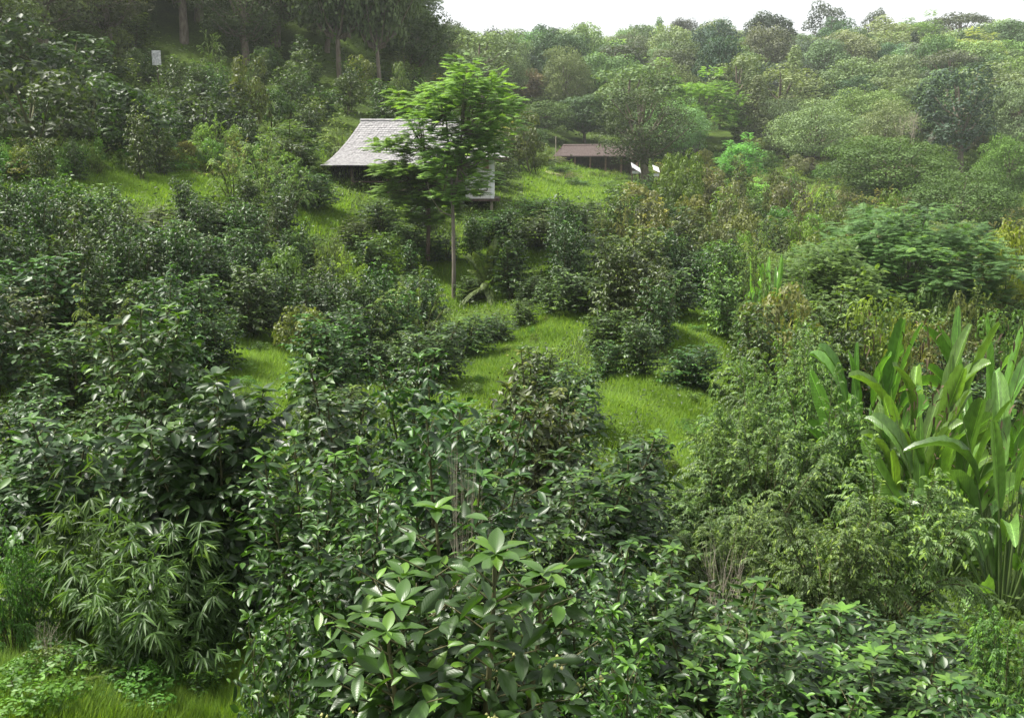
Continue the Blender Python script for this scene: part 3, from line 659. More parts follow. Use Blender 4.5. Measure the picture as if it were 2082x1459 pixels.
# darker tree behind it
def second():
    D = 46.0; P0 = at(868, 520, D); z0 = float(H(P0[0], P0[1]))
    def q(px, py, dy=0): p = at(px, py, D); return np.array([p[0]-P0[0], dy, p[2]-z0])
    main = [q(870, 530), q(872, 440), q(868, 380), q(862, 300), q(850, 240)]
    tr = [(main, [.10, .09, .07, .05, .02])]
    L = []; r = np.random.default_rng(6)
    for (x, y, sz) in [(790, 300, .9), (830, 290, 1.0), (810, 340, 1.0), (860, 320, 1.0), (840, 370, 1.0), (800, 385, .8), (880, 360, 1.0), (900, 330, .9), (870, 400, .9), (835, 410, .7), (925, 350, 1.0),
                       (940, 385, .9), (905, 410, .8), (820, 430, .7), (860, 445, .7), (900, 440, .6), (790, 350, .9), (850, 345, .9), (890, 385, .9), (830, 200, .6), (850, 225, .5), (815, 190, .4), (950, 340, .8), (960, 310, .8)]:
        for dy in (r.uniform(-.9, 0), r.uniform(0, .9)):
            p = q(x + r.uniform(-10, 10), y + r.uniform(-8, 8), dy); L.append((p[0], p[1], p[2], sz*1.0, main[2 if y > 330 else 3]))
    pr = feather_tree(4, L, 8, tr, .55, 58, .82, pairs=12, pw=.32, bark=M_DARKW)
    e = put('shade_tree', pr, P0[0], P0[1], z0, 1, 1, (.095, .165, .036), rz=0, cat='tree', label='darker leafy tree tight against the hut roof, behind the slender tree', parts=('crown', 'trunk'))
    e.rotation_euler = (0, 0, 0)
second()
def wide(seed, n, Wd, Hh, yy=.75, per=22, fr=.75):
    r = np.random.default_rng(seed); L = []
    forks = [(r.uniform(-.6, .6), r.uniform(-.4, .4), Hh*.42) for _ in range(5)]
    tr = [([(f[0]*.1, 0, -.5), (f[0]*.4, f[1]*.4, Hh*.2), f], [.13, .1, .06]) for f in forks]
    for k in range(n):
        ph = k*2.4; v = 1 - 1.25*(k+.5)/n; rr = math.sqrt(max(.02, 1-v*v)); m = r.uniform(.62, 1.12)
        L.append((math.cos(ph)*rr*Wd/2*m, math.sin(ph)*rr*Wd/2*m*yy, Hh*.45 + v*Hh*.52*m, 1.1, forks[k % 5]))
    return feather_tree(seed, L, Hh, tr, fr, per, .6, pairs=11, pw=.28)
WIDE = [wide(301, 84, 8, 5.0, per=62, fr=.5), wide(302, 48, 6, 5.5, 1, 55, .45)]
place('feathery_tree', WIDE[0], 1850, 418, 430, 38, (.070, .140, .048), cat='tree', label='large rounded feathery tree standing above the banana clumps', parts=('crown', 'trunk'), rz=.3)
place('feathery_tree', WIDE[0], 1680, 490, 260, 35, (.085, .155, .055), cat='tree', label='lower paler feathery tree joined to the left of the large feathery one', parts=('crown', 'trunk'), rz=2.0)
place('yellow_shrub', WILD[0], 1770, 602, 120, 26, (.13, .19, .03), cat='shrub', label='small yellow green rounded bush just above the banana blades')
place('yellow_shrub', WILD[1], 1830, 640, 60, 25, (.13, .19, .03), cat='shrub', label='little yellow green bush right of the yellow rounded one above the bananas')
place('yellow_shrub', WILD[2], 2070, 450, 110, 40, (.15, .19, .03), cat='shrub', label='yellow green thin bush at the picture edge right of the large feathery tree')

# ------------------------------------------------------------------ ferns and pale plants
for (cx, top, w, D, lb) in [(525, 262, 100, 50, 'pale feathery shrub left of the hut roof, tallest on the bright bank'), (440, 232, 80, 54, 'pale feathery shrub farthest from the hut on the bright bank'),
                            (470, 300, 90, 47, 'low pale shrub at the lower edge of the bright bank'), (590, 298, 75, 48, 'small pale shrub nearest the left corner of the hut'),
                            (690, 240, 70, 60, 'slim pale shrub on the slope behind the hut ridge')]:
    place('pale_shrub', SPRF, cx, top, w*1.25, D, (.10, .17, .055), cat='shrub', group='pale shrubs on the grass bank', label=lb)
place('tree_fern', FERN[1], 990, 480, 100, 41, (.085, .135, .06), cat='fern', label='low fern spreading to the right of the slender trunk', parts=('fronds', 'trunk'))
place('tree_fern', FERN[1], 850, 562, 100, 36, (.12, .18, .08), cat='fern', label='fern with one long arching frond left of the slender trunk', parts=('fronds', 'trunk'))
place('pale_shrub', SPRF[0], 700, 505, 110, 33, (.17, .27, .05), cat='shrub', label='bright yellow green sapling on the slope below the hut')
place('pale_shrub', SPRF[1], 740, 580, 190, 27, (.10, .16, .06), cat='shrub', label='pale loose shrub below the yellow green sapling')
for (cx, top, w, D, lb) in [(1600, 385, 60, 84, 'sword leaved plant leftmost in the spiky row'), (1640, 370, 70, 82, 'tallest sword leaved plant in the spiky row'), (1675, 375, 60, 85, 'bright sword leaved plant next to the tallest'),
                            (1790, 420, 80, 75, 'dull sword leaved plant beneath the olive spreading tree')]:
    place('sword_plant', SPIKE, cx, top, w, D, (.12, .22, .05), cat='spiky plant', group='sword leaved plants on the far slope', label=lb, parts=('leaves', 'base'))

# ------------------------------------------------------------------ feature trees
def tre(protos, cx, top, w, D, col, lb, **k):
    place('forest_tree', protos, cx, top, w, D, col, cat='tree', label=lb, parts=('crown', 'trunk'), **k)
    exec_manual.append((cx, D, w*.8))
FEAT = []
tre(FINE, 1770, 178, 150, 150, (0.174, 0.225, 0.072), 'pale yellow green round tree in the middle of the far hillside')
tre(FINE, 1815, 278, 240, 105, (.082, .128, .036), 'wide olive tree with a yellowish top above the spiky row')
tre(HLOW, 1312, 150, 175, 118, (0.051, 0.080, 0.029), 'big dark tree hiding the end of the small brown house')
tre(WIDE[1], 1420, 140, 200, 145, (.125, .20, .055), 'bright green airy tree behind the big dark tree')
tre(WIDE[1], 1330, 120, 130, 175, (0.160, 0.275, 0.072), 'bright airy tree above the big dark tree')
tre(WIDE[1], 1510, 272, 95, 100, (0.131, 0.261, 0.102), 'small bluish green feathery tree right of the white sheets')
tre(WIDE[1], 1545, 362, 60, 85, (0.174, 0.304, 0.087), 'little round feathery tree on the far grass slope')
tre(FOR, 1100, 205, 120, 142, (.08, .125, .045), 'rounded tree behind the left end of the brown house')
tre(FOR, 1190, 195, 120, 148, (.065, .10, .04), 'dark rounded tree behind the brown house roof')
tre(FINE, 1060, 255, 100, 118, (.075, .12, .04), 'leafy tree just left of the thin pole')
tre(FINE, 1960, 345, 230, 82, (0.080, 0.138, 0.036), 'dark green broad tree behind the large feathery tree')
tre(FINE, 2060, 275, 120, 110, (0.102, 0.203, 0.043), 'bright green tree at the picture edge of the far slope')
tre(FOR, 1570, 28, 100, 245, (0.051, 0.072, 0.051), 'dark round tree breaking the ridge line')
tre(TALL, 1685, 2, 75, 262, (0.072, 0.087, 0.065), 'tallest pale stemmed tree on the ridge line')
tre(FOR, 1388, 38, 60, 262, (0.072, 0.087, 0.065), 'small thin tree on the ridge left of the dark round one')
tre(TALL, 1775, 18, 50, 262, (0.072, 0.087, 0.065), 'small narrow tree on the ridge right of the tallest')
tre(UMB, 1950, 25, 120, 262, (0.072, 0.087, 0.065), 'wide thin crowned tree on the ridge at the right')
tre(CONE, 1790, 130, 55, 190, (0.116, 0.217, 0.087), 'small green cone shaped tree above the pale round tree')
tre(CONE, 1860, 65, 60, 230, (0.043, 0.065, 0.036), 'narrow dark spire tree high on the far hillside')
tre(FOR, 1010, 60, 90, 225, (0.043, 0.065, 0.043), 'dark tree at the notch of the sky')
tre(FOR, 1110, 58, 120, 230, (0.043, 0.065, 0.043), 'dark spreading tree right of the sky notch')
tre(FOR, 1060, 140, 110, 165, (0.145, 0.123, 0.080), 'reddish brown tinged tree behind the slender tree top')
tre(FOR, 750, 88, 110, 110, (0.065, 0.094, 0.041), 'round grey green tree directly above the hut ridge')
place('dead_tree', BARE[1], 1862, 215, 90, 125, (.3, .28, .24), cat='dead tree', label='leafless pale tree right of the pale round tree', parts=('x', 'branches'))
place('dead_tree', BARE[1], 1812, 430, 60, 78, (.3, .28, .24), cat='dead tree', label='leaning dead branches beneath the olive spreading tree', parts=('x', 'branches'))
# left wood of tall drooping trees
GL = 'tall drooping trees of the left wood'
for (cx, top, w, D) in [(60, -160, 260, 72), (190, -120, 200, 78), (300, -140, 190, 100), (400, -130, 190, 102), (480, -90, 170, 83), (545, -60, 150, 96), (620, -80, 170, 100), (690, -40, 150, 104),
                        (760, -30, 130, 116), (815, -10, 110, 122), (600, 20, 120, 108), (250, -150, 220, 118), (520, -120, 190, 122), (680, -70, 180, 130), (770, 60, 110, 126), (850, 60, 100, 138), (890, 75, 90, 150), (100, -200, 260, 100),
                        (830, 95, 100, 118), (930, 100, 90, 165), (-40, -60, 220, 60)]:
    place('drooping_tree', HLOW if cx > 420 else HANG, cx, top, w, D, random.choice([(.075, .108, .040), (.09, .122, .048), (.105, .14, .056), (.062, .09, .034)]), cat='tree', adj='grey green drooping', noun='tree', group=GL, parts=('crown', 'trunk'))
    exec_manual.append((cx, D, w*.8))

# ------------------------------------------------------------------ fill: far hillside wood
GF = 'trees of the wooded far hillside'
COLS = [(.035, .055, .03), (.115, .165, .07), (.05, .075, .035), (.06, .095, .036), (.075, .11, .04), (.09, .13, .045), (.04, .06, .032), (.11, .14, .065), (.065, .09, .05), (.12, .16, .065)]
SKX = [780, 830, 870, 910, 965, 1000, 1100, 1200, 1300, 1450, 1560, 1650, 1850, 2082]; SKY = [-300, 0, 58, 72, 100, 70, 66, 78, 68, 60, 58, 62, 58, 66]
def free(cx, D, w, f=.6):
    for (a, d, ww) in exec_manual:
        if abs(d-D) < 0.05*D + 1.0 and abs(a-cx) < (w+ww)*.5*f: return False
    return True
yv = 136.0; row = 0
while yv < 300:
    half = yv*.60; sp = 7.1 + yv*.012; xv = -half + (row % 2)*sp/2
    while xv < half:
        x = xv + random.uniform(-.3, .3)*sp; y = yv + random.uniform(-.3, .3)*sp; z = float(H(x, y))
        px, py, dep = proj(np.array([x, y, z])); px = float(px); py = float(py)
        ok = -40 < px < 2130 and not (px < 960 and y < 150) and not (1080 < px < 1330 and y < 139)
        if ok and free(px, y, 9*F0/dep, .7):
            h = random.uniform(7.5, 15); w = random.uniform(7.5, 12)
            h = min(h, (py - float(np.interp(px, SKX, SKY)) - random.uniform(-38, 20))*dep/F0)
            if h > 4.5:
                kind = random.choices([FOR, TALL, CONE, WIDE[1:], UMB], [70, 14, 4, 6, 2])[0]; pr = random.choice(FINE if kind is FOR and y < 165 else kind)
                c = random.choice(COLS); c = tuple(a*random.uniform(.85, 1.15) for a in c)
                c = tuple(a*m for a, m in zip(c, (1.85, 1.9, 2.2) if y > 190 else (1.5, 1.55, 1.7)))  # haze painted into the crown colours: paler and bluer, more so farther off
                if kind == CONE: w *= .6
                adj = 'pale' if sum(c) > .53 else 'mid green' if sum(c) > .37 else 'dark'
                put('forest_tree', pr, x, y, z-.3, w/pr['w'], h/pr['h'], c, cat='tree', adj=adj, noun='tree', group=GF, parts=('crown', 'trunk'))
        xv += sp
    yv += sp*.92; row += 1
# left wood, filled in row by row behind its edge
yv = 78.0; row = 0
while yv < 190:
    sp = 5.2 + (yv-78)*.03; xv = -yv*.6 + (row % 2)*sp/2
    while xv < 0:
        x = xv + random.uniform(-.3, .3)*sp; y = yv + random.uniform(-.3, .3)*sp; z = float(H(x, y)); xv += sp
        px, py, dep = map(float, proj(np.array([x, y, z])))
        if not (-150 < px < 985) or py < -260: continue
        if py > float(np.interp(px, [-100, 180, 400, 560, 640, 760, 960], [110, 78, 88, 125, 170, 190, 190])): continue
        if y > 136 and px > 940 or not free(px, y, 6*F0/dep, .5): continue
        h = min(random.uniform(11, 17), (py - float(np.interp(px, SKX, SKY)) - random.uniform(-6, 14))*dep/F0); w = random.uniform(6.5, 9)
        if h < 4.5: continue
        pr = random.choice(HLOW + FOR[:2] if px > 600 else HLOW if px > 420 else HANG); c = random.choice([(.075, .108, .040), (.09, .122, .048), (.105, .14, .056), (.062, .09, .034)])
        put('drooping_tree', pr, x, y, z-.3, w/pr['w'], h/pr['h'], tuple(a*random.uniform(.9, 1.1) for a in c), cat='tree', adj='grey green drooping', noun='tree', group=GL, parts=('crown', 'trunk'))
    yv += sp; row += 1
NF = len(THINGS)

# ------------------------------------------------------------------ fill: coffee bushes and wild shrubs on the slopes
GW = 'wild shrubs on the slopes'
yv = 8.0; row = 0
while yv < 152:
    sp = 1.45 if yv < 34 else 1.75 if yv < 50 else 3.5 if yv < 90 else 5.6
    half = yv*.56 + 2; xv = -half + (row % 2)*sp/2
    while xv < half:
        x = xv + random.uniform(-.28, .28)*sp; y = yv + random.uniform(-.28, .28)*sp; z = float(H(x, y)); xv += sp
        px, py, dep = map(float, proj(np.array([x, y, z])))
        if not (-60 < px < 2140) or py < 20: continue
        if 1385 < px < 1760 and y < 22 or px > 1640 and y < 25: continue            # shrubs and bananas stand here
        if px < 520 and y < 10.2: continue
        left_hill = y > 38 and px < 760; right_far = px > 1230 and y > 40 or px > 1440 and y > 26
        wild = left_hill and random.random() < .55 or right_far and random.random() < .8 or y > 75 or 12 < y < 40 and random.random() < .14
        h = random.uniform(1.9, 3.1)*(1.0 if y < 60 else 1.2); w = random.uniform(1.0, 1.65)*(1 if y < 50 else 1.4)
        if wild: h *= random.uniform(.7, 1.4); w *= random.uniform(.9, 1.5)
        if y > 90: h *= .8; w *= 1.3
        if 690 < px < 1060 and 44 < y < 66: h *= .55 if y > 52 else .8
        if 1040 < px < 1340 and y > 86: h = min(h, .9)
        top = py - h*F0/dep; wp = w*F0/dep
        if top < 60 and px > 300 and y < 90: continue
        if 690 < px < 1040 and 54.5 < y < 61.5: continue
        if y > 132 and px < 1330: continue
        if 1130 < px < 1330 and 124 < y < 140: continue
        if 1250 < px < 1365 and 76 < y < 97: continue
        if not free(px, y, wp, .45): continue
        if blocks_open(px, top, py, wp, y): continue
        if wild:
            pr = random.choice(WILD + WILD + SPRF + (FARC if y > 38 else MIDC)); c = random.choice([G_LIGHT, (.08, .13, .035), (.07, .10, .035), (.10, .15, .05), (.12, .14, .05), (.07, .11, .03), (.12, .19, .045), (.12, .12, .07) if y > 36 else G_LIGHT])
            if left_hill: c = random.choice([(.045, .08, .02), (.06, .10, .025), (.085, .14, .035), (.035, .06, .02)])
            adj = 'pale' if sum(c) > .25 else 'mid green' if sum(c) > .17 else 'dark'
            put('wild_shrub', pr, x, y, z-.05, w/pr['w'], h/pr['h'], tuple(a*random.uniform(.85, 1.15) for a in c), cat='shrub', adj=adj, noun='wild shrub', group=GW)
        else:
            pr = random.choice(NEAR if y < 9 else MIDC if y < 42 else FARC); c = random.choice([G_COF, G_COF, G_COF2, G_OLIV, (.032, .074, .018)])
            put('coffee_bush', pr, x, y, z-.05, w/pr['w'], h/pr['h'], tuple(a*random.uniform(.85, 1.15) for a in c), cat='coffee bush', adj='olive' if c is G_OLIV else 'dark green', noun='coffee bush', group=GC)
    yv += sp*.95; row += 1
print('things', len(THINGS))

# small bright plants on the left grass bank
r = np.random.default_rng(77)
for k in range(80):
    px = r.uniform(-10, 660); py = 385 - 55*r.random() - 20*math.sin(px/200)
    P = hit([px], [py])[0]
    if np.isnan(P[0]): continue
    pr = random.choice(SPRF + WILD); h = r.uniform(.6, 1.8); w = r.uniform(.9, 2.2)
    put('weed_clump', pr, P[0], P[1], P[2]-.03, w/pr['w'], h/pr['h'], (.10*r.uniform(.7, 1.3), .18*r.uniform(.7, 1.2), .04), cat='weed', adj='bright green', noun='weed clump', group='weed clumps on the bright grass bank')

for k in range(70):
    q = r.integers(len(opx)); P = hit([opx[q]], [opy[q]])[0]
    if np.isnan(P[0]) or opy[q] < 500: continue
    pr = random.choice(SPRF + WILD + FARC[:1]); h = r.uniform(.18, .5); w = r.uniform(.3, .8)
    put('weed_clump', pr, P[0], P[1], P[2]-.03, w/pr['w'], h/pr['h'], (.075*r.uniform(.7, 1.3), .15*r.uniform(.7, 1.2), .03), cat='weed', adj='small low', noun='weed clump', group='low weed clumps in the grass strips')

# ------------------------------------------------------------------ labels that single each one out
LM = {'the hut roof': (760, 290), 'the foot of the slender trunk': (922, 610), 'the small brown house': (1200, 310), 'the banana grove': (1900, 850), 'the large feathery tree': (1850, 540),
      'the bamboo clump': (300, 1180), 'the front coffee bush': (950, 1280), 'the white board on the slope': (318, 120), 'the far lawn': (1150, 372), 'the pale feathery shrub': (525, 280),
      'the bare pale stems': (920, 980), 'the sky notch': (940, 85), 'the leafless pale tree': (1862, 260), 'the pale round tree': (1770, 240), 'the long grass strip': (1060, 740),
      'the left grass patch': (510, 760), 'the olive spreading tree': (1815, 340), 'the bright airy tree': (1420, 230), 'the dark ridge tree': (1570, 80), 'the right grass corner': (1410, 670),
      'the spiky row': (1640, 410), 'the tall dark bush': (415, 860), 'the twiggy leafless shrub': (1480, 1180), 'the small grass patch': (640, 445),
      'the bright grass bank': (250, 365)}
ORD = ['nearest', 'second', 'third', 'fourth', 'fifth', 'sixth', 'seventh', 'eighth', 'ninth', 'tenth', 'eleventh', 'twelfth', 'thirteenth', 'fourteenth', 'fifteenth', 'sixteenth', 'seventeenth', 'eighteenth']
bins = {}
for t in THINGS:
    if t['label']: continue
    nm = min(LM, key=lambda q: (LM[q][0]-t['px'])**2 + (LM[q][1]-t['py'])**2); dx = t['px']-LM[nm][0]; dy = t['py']-LM[nm][1]
    a = math.degrees(math.atan2(-dy, dx)) % 360
    d = ['right of', 'up and right of', 'above', 'up and left of', 'left of', 'down and left of', 'below', 'down and right of'][int(((a+22.5) % 360)//45)]
    bins.setdefault((t['adj'], t['noun'], nm, d), []).append((math.hypot(dx, dy), t))
for (adj, noun, nm, d), L_ in bins.items():
    L_.sort(key=lambda q: q[0])
    for k, (_, t) in enumerate(L_):
        if len(L_) == 1: s = f'{adj} {noun} {d} {nm}'
        else: s = f'{ORD[min(k, 17)]}{" nearest" if k else ""} {adj} {noun} {d} {nm}'
        t['o']['label'] = s

# ------------------------------------------------------------------ hut
def tobj(name, mb, mat, parent, smooth=False): return link(name, mb.mesh(name, mat, smooth), parent)
D = 58.0; S = D/F0
hc = at(830, 400, D); hx, hy, hz = hc
hut = link('thatched_hut', None, loc=(hx, hy, hz)); tag(hut, 'open hut on posts with a flared grey shingle roof and whitewashed end wall', 'hut')
def hp(px, py): p = at(px, py, D); return p[0]-hx, p[2]-hz
ex0, ez = hp(672, 336); ex1, _ = hp(968, 336); rx0, rz_ = hp(735, 246); rx1, _ = hp(935, 246)
yd = 3.2
roof = MB()
def ring(f):   # f 0 at the eave, 1 at the ridge, concave flare
    g_ = f; zz = ez + (rz_-ez)*(f**1.55*.72+f*.28)
    x0 = ex0 + (rx0-ex0)*f; x1 = ex1 + (rx1-ex1)*f; y_ = yd*(1-f)+.02
    return [(x0, -y_, zz), (x1, -y_, zz), (x1, y_, zz), (x0, y_, zz)]
ns = 14; Vr = []
for k in range(ns+1):
    q = ring(k/ns)
    step = .035 if 0 < k < ns else 0
    Vr += q
Fr = []
for k in range(ns):
    for c in range(4): Fr.append((k*4+c, k*4+(c+1) % 4, (k+1)*4+(c+1) % 4, (k+1)*4+c))
roof.add(Vr, np.array(Fr))
# shingle courses: thin overlapping strips with ragged lower edges
r = np.random.default_rng(9)
for k in range(26):
    f0 = k/26; f1 = (k+1.25)/26
    for side in range(4):
        A0, A1 = np.array(ring(f0)[side]), np.array(ring(f0)[(side+1) % 4]); B0, B1 = np.array(ring(min(1, f1))[side]), np.array(ring(min(1, f1))[(side+1) % 4])
        m = max(4, int(np.linalg.norm(A1-A0)/.16)); nn = np.array([[0, -1, .6], [1, 0, .6], [0, 1, .6], [-1, 0, .6]][side]); 
        for q in range(m):
            u0 = q/m+.002; u1 = (q+1)/m-.002; lo = r.uniform(-.25, .12)
            a = A0+(A1-A0)*u0; b = A0+(A1-A0)*u1; c = B0+(B1-B0)*u1; d = B0+(B1-B0)*u0
            a = a+(a-d)*lo*-1*.5; b = b+(b-c)*lo*-1*.5; h_ = r.uniform(.02, .05)
            roof.add([a+nn*h_, b+nn*h_, c+nn*.008, d+nn*.008], np.array([(0, 1, 2, 3)]), r.random())
ro = tobj('roof', roof, M_THATCH, hut)
rc = MB(); rc.tube([(rx0-.05, 0, rz_+.05), ((rx0+rx1)/2, 0, rz_+.03), (rx1+.05, 0, rz_+.05)], .09, 6); tobj('ridge_cap', rc, M_THATCH, ro)
rs = MB(); e = ring(.02); rs.add([np.array(p)-np.array([0, 0, .10]) for p in e], np.array([(0, 3, 2, 1)])); tobj('roof_lining', rs, M_DARKW, ro)
# posts, deck, rail
gz0 = [float(H(hx+a, hy+b))-hz for a in (ex0, ex1) for b in (-2.6, 2.6)]; gmin = min(gz0)-.4
fz = hp(0, 400)[1]
px_ = [hp(718, 0)[0], hp(790, 0)[0], hp(862, 0)[0], hp(935, 0)[0]]
for xx in px_:
    for yy in (-2.35, 2.35):
        p = MB(); p.tube([(xx, yy, gmin), (xx+.02, yy, (gmin+ez)/2), (xx, yy, ez+.1)], .09, 7); tobj('post', p, M_DARKW, hut)
dk = MB(); dk.box(((px_[0]+px_[-1])/2, 0, fz-.08), (px_[-1]-px_[0]+.6, 5.3, .14)); tobj('deck', dk, M_DARKW, hut)
rl = MB()
for zz in (.45, .9): rl.box(((px_[0]+px_[-1])/2, -2.42, fz+zz), (px_[-1]-px_[0], .06, .08))
tobj('railing', rl, M_DARKW, hut)
bw = MB(); bw.box(((px_[1]+px_[-1])/2, 1.2, fz+.95), (px_[-1]-px_[1], .1, 1.85)); tobj('back_wall', bw, M_DARKW, hut)
# end room with white walls
wx0 = hp(945, 0)[0]; wx1 = hp(1003, 0)[0]; wzt = hp(0, 316)[1]; wzb = hp(0, 402)[1]
wl = MB(); cx_ = (wx0+wx1)/2; ww = wx1-wx0
wl.box((cx_, -1.35, (wzt+wzb)/2), (ww, .1, wzt-wzb)); wl.box((wx1-.05, .6, (wzt+wzb)/2), (.1, 3.8, wzt-wzb)); wl.box((wx0+.05, .6, (wzt+wzb)/2), (.1, 3.8, wzt-wzb)); wl.box((cx_, 2.55, (wzt+wzb)/2), (ww, .1, wzt-wzb))
wall = tobj('wall', wl, M_WHITE, hut)
fr_ = MB(); sx0 = hp(972, 0)[0]; sx1 = hp(990, 0)[0]; sz0 = hp(0, 386)[1]; sz1 = hp(0, 372)[1]
for zz in (sz0, sz1): fr_.box(((sx0+sx1)/2, -1.42, zz), (sx1-sx0, .04, .06))
for xx in (sx0, sx1): fr_.box((xx, -1.42, (sz0+sz1)/2), (.06, .045, sz1-sz0))
tobj('shutter', fr_, M_DARKW, wall)
tp_ = MB(); tp_.box((wx1-.42, -1.43, wzt-.4), (.32, .05, .75)); tobj('timber_panel', tp_, M_BRWN, wall)
cp = MB(); cp.box((wx1-.06, -1.41, (wzt+wzb)/2), (.2, .1, wzt-wzb+.02)); tobj('corner_post', cp, M_CONC, wall)
bm_ = MB(); bm_.box((cx_+.1, -1.4, wzb-.07), (ww+.5, .24, .14)); bm_.box((cx_+.1, .6, wzb-.06), (ww+.4, 3.7, .1)); tobj('floor_beam', bm_, M_DARKW, hut)
for yy in (-1.2, 2.4):
    p = MB(); p.tube([(wx1-.12, yy, gmin-.5), (wx1-.12, yy, wzb-.1)], .09, 7); tobj('stilt', p, M_PALE, hut)
# little hipped roof over the end room
er = MB(); ax0 = hp(930, 0)[0]; ax1 = hp(1032, 0)[0]; az = hp(0, 322)[1]; a2 = hp(0, 300)[1]
er.add([(ax0, -2.3, az+.1), (ax1, -2.3, az), (ax1+.1, 3.2, az-.05), (ax0, 3.2, az), (ax0, .4, a2+.35), (ax1-1.3, .4, a2+.1)], [np.array([(0, 1, 5, 4), (2, 3, 4, 5)]), np.array([(1, 2, 5)])])
er.add([(ax0, -2.3, az), (ax1, -2.3, az-.1), (ax1+.1, 3.2, az-.15), (ax0, 3.2, az-.1)], np.array([(0, 3, 2, 1)]))
tobj('end_roof', er, M_THATCH, hut)
ef = MB(); ef.box(((ax0+ax1)/2, -2.33, az-.02), (ax1-ax0, .05, .16)); ef.box((ax1+.08, .45, az-.08), (.05, 5.6, .16)); tobj('fascia', ef, M_DARKW, hut)

# ------------------------------------------------------------------ small brown house on the far lawn
D = 128.0; c0 = at(1207, 330, D); gz_ = float(H(c0[0], c0[1]))
hs = link('brown_house', None, loc=(c0[0], c0[1], c0[2])); tag(hs, 'small house with a reddish brown gable roof beyond the lawn', 'house')
m_ = D/F0
rf = MB(); L1, L2 = -4.1, 5.6; rh = 33*m_; eh = 12*m_
def gab(x, sk): return [(x, -3.2, eh), (x+sk, 0, rh), (x, 3.2, eh)]
for dz, flip in ((0, 0), (-.12, 1)):
    a = gab(L1, 0); b = gab(L2, 0); V = [(p[0], p[1], p[2]+dz) for p in a+b]
    rf.add(V, np.array([(0, 3, 4, 1), (1, 4, 5, 2)]))
for k in range(46):
    xx = L1 + (L2-L1)*k/45
    rf.tube([(xx, -3.2, eh+.03), (xx, 0, rh+.03)], .035, 4)
rfo = tobj('roof', rf, M_RUST, hs)
gb_ = MB(); gb_.add([(L1+.5, -2.7, eh), (L1+.5, 0, rh-.25), (L1+.5, 2.7, eh), (L1+.5, 2.7, -1.5), (L1+.5, -2.7, -1.5)], np.array([(0, 1, 2, 3, 4)]))
gb_.box(((L1+L2)/2, .8, (eh-1.5)/2), (L2-L1-.8, 3.6, eh+1.5)); tobj('wall', gb_, M_DARKW, hs)
for k in range(6):
    p = MB(); p.box((L1+.6+k*2.0, -2.7, (eh-1.5)/2), (.18, .18, eh+1.4)); tobj('post', p, M_BRWN, hs)
rg = MB(); rg.tube([(L1-.05, 0, rh+.06), (L2+.05, 0, rh+.06)], .1, 5); tobj('ridge_cap', rg, M_RUST, rfo)
bb_ = MB()
for s in (-1, 1): bb_.tube([(L1-.04, s*3.25, eh-.05), (L1-.04, 0, rh-.03)], .09, 4)
tobj('bargeboard', bb_, M_BRWN, rfo)
hs.rotation_euler = (0, 0, math.radians(-24))
P = at(1130, 312, 122); p = MB(); g0 = float(H(P[0], P[1])); t_ = at(1130, 277, 122)[2]
p.tube([(0, 0, -.3), (0, 0, t_-g0)], [.075, .05], 8); p.tube([(0, -.1, t_-g0-.25), (0, .1, t_-g0-.25)], .04, 6)
o = link('utility_pole', p.mesh('utility_pole', M_PALE), loc=(P[0], P[1], g0)); tag(o, 'thin pale pole left of the brown house', 'pole')
# white sheets
def sheet(px, py, w, h, D, lb, tilt):
    P = at(px, py, D); g0 = float(H(P[0], P[1])); e = link('white_sheet', None, loc=(P[0], P[1], g0)); tag(e, lb, 'metal sheet', 'white sheets by the far lawn')
    m = D/F0; s = MB(); hh = P[2]-g0; a = w*m/2; b = h*m/2
    n = 9
    top_ = [(-a+2*a*k/n, 0, hh+b-2*b*k/n*tilt+.02*(k % 2)) for k in range(n+1)]; V = [(x, -.1, z) for x, y, z in top_] + [(x, .9, z+.45) for x, y, z in top_]
    s.add(V, np.array([(k, k+1, n+2+k, n+1+k) for k in range(n)])); V = [(x, y, z-.03) for x, y, z in V]; s.add(V, np.array([(k, n+1+k, n+2+k, k+1) for k in range(n)]))
    s.box((0, .1, hh-b*tilt*.2-.15), (2*a*.9, .04, .25))
    link('sheet', s.mesh('sheet', M_GREYP, False), e)
    for xx in (-a*.85, a*.85):
        q = MB(); q.tube([(xx, .3, -.2), (xx, .3, hh-.1)], .05, 5); link('post', q.mesh('post', M_DARKW), e)
sheet(1294, 346, 18, 11, 96, 'slanting white metal sheet under the big dark tree', 1)
sheet(1335, 352, 12, 12, 94, 'upright small white sheet right of the slanting one', .4)
sheet(1505, 396, 12, 6, 90, 'tiny white sheet on the grass slope left of the spiky row', .6)
P = at(318, 118, 73); g0 = float(H(P[0], P[1])); e = link('white_board', None, loc=(P[0], P[1], g0)); tag(e, 'weathered white board standing among bushes on the left slope', 'sign board')
q = MB(); tz = at(318, 103, 73)[2]-g0; q.box((0, 0, tz-.5), (.62, .05, 1.0)); q.box((.04, -.04, tz-.15), (.5, .04, .28)); link('board', q.mesh('board', M_GREYP, False), e)
q = MB(); q.tube([(0, .07, -.2), (0, .07, tz)], .045, 6); link('post', q.mesh('post', M_DARKW), e)
# sandy path end on the far lawn
s = MB(); pts = hit([1108, 1125, 1142, 1150, 1130, 1112], [351, 350, 353, 357, 356, 354]); s.add(pts + np.array([0, 0, .05]), np.array([(0, 5, 4, 3, 2, 1)]))
o = link('path', s.mesh('path', M_SAND)); tag(o, 'bare sandy patch on the far lawn', None, kind='structure')

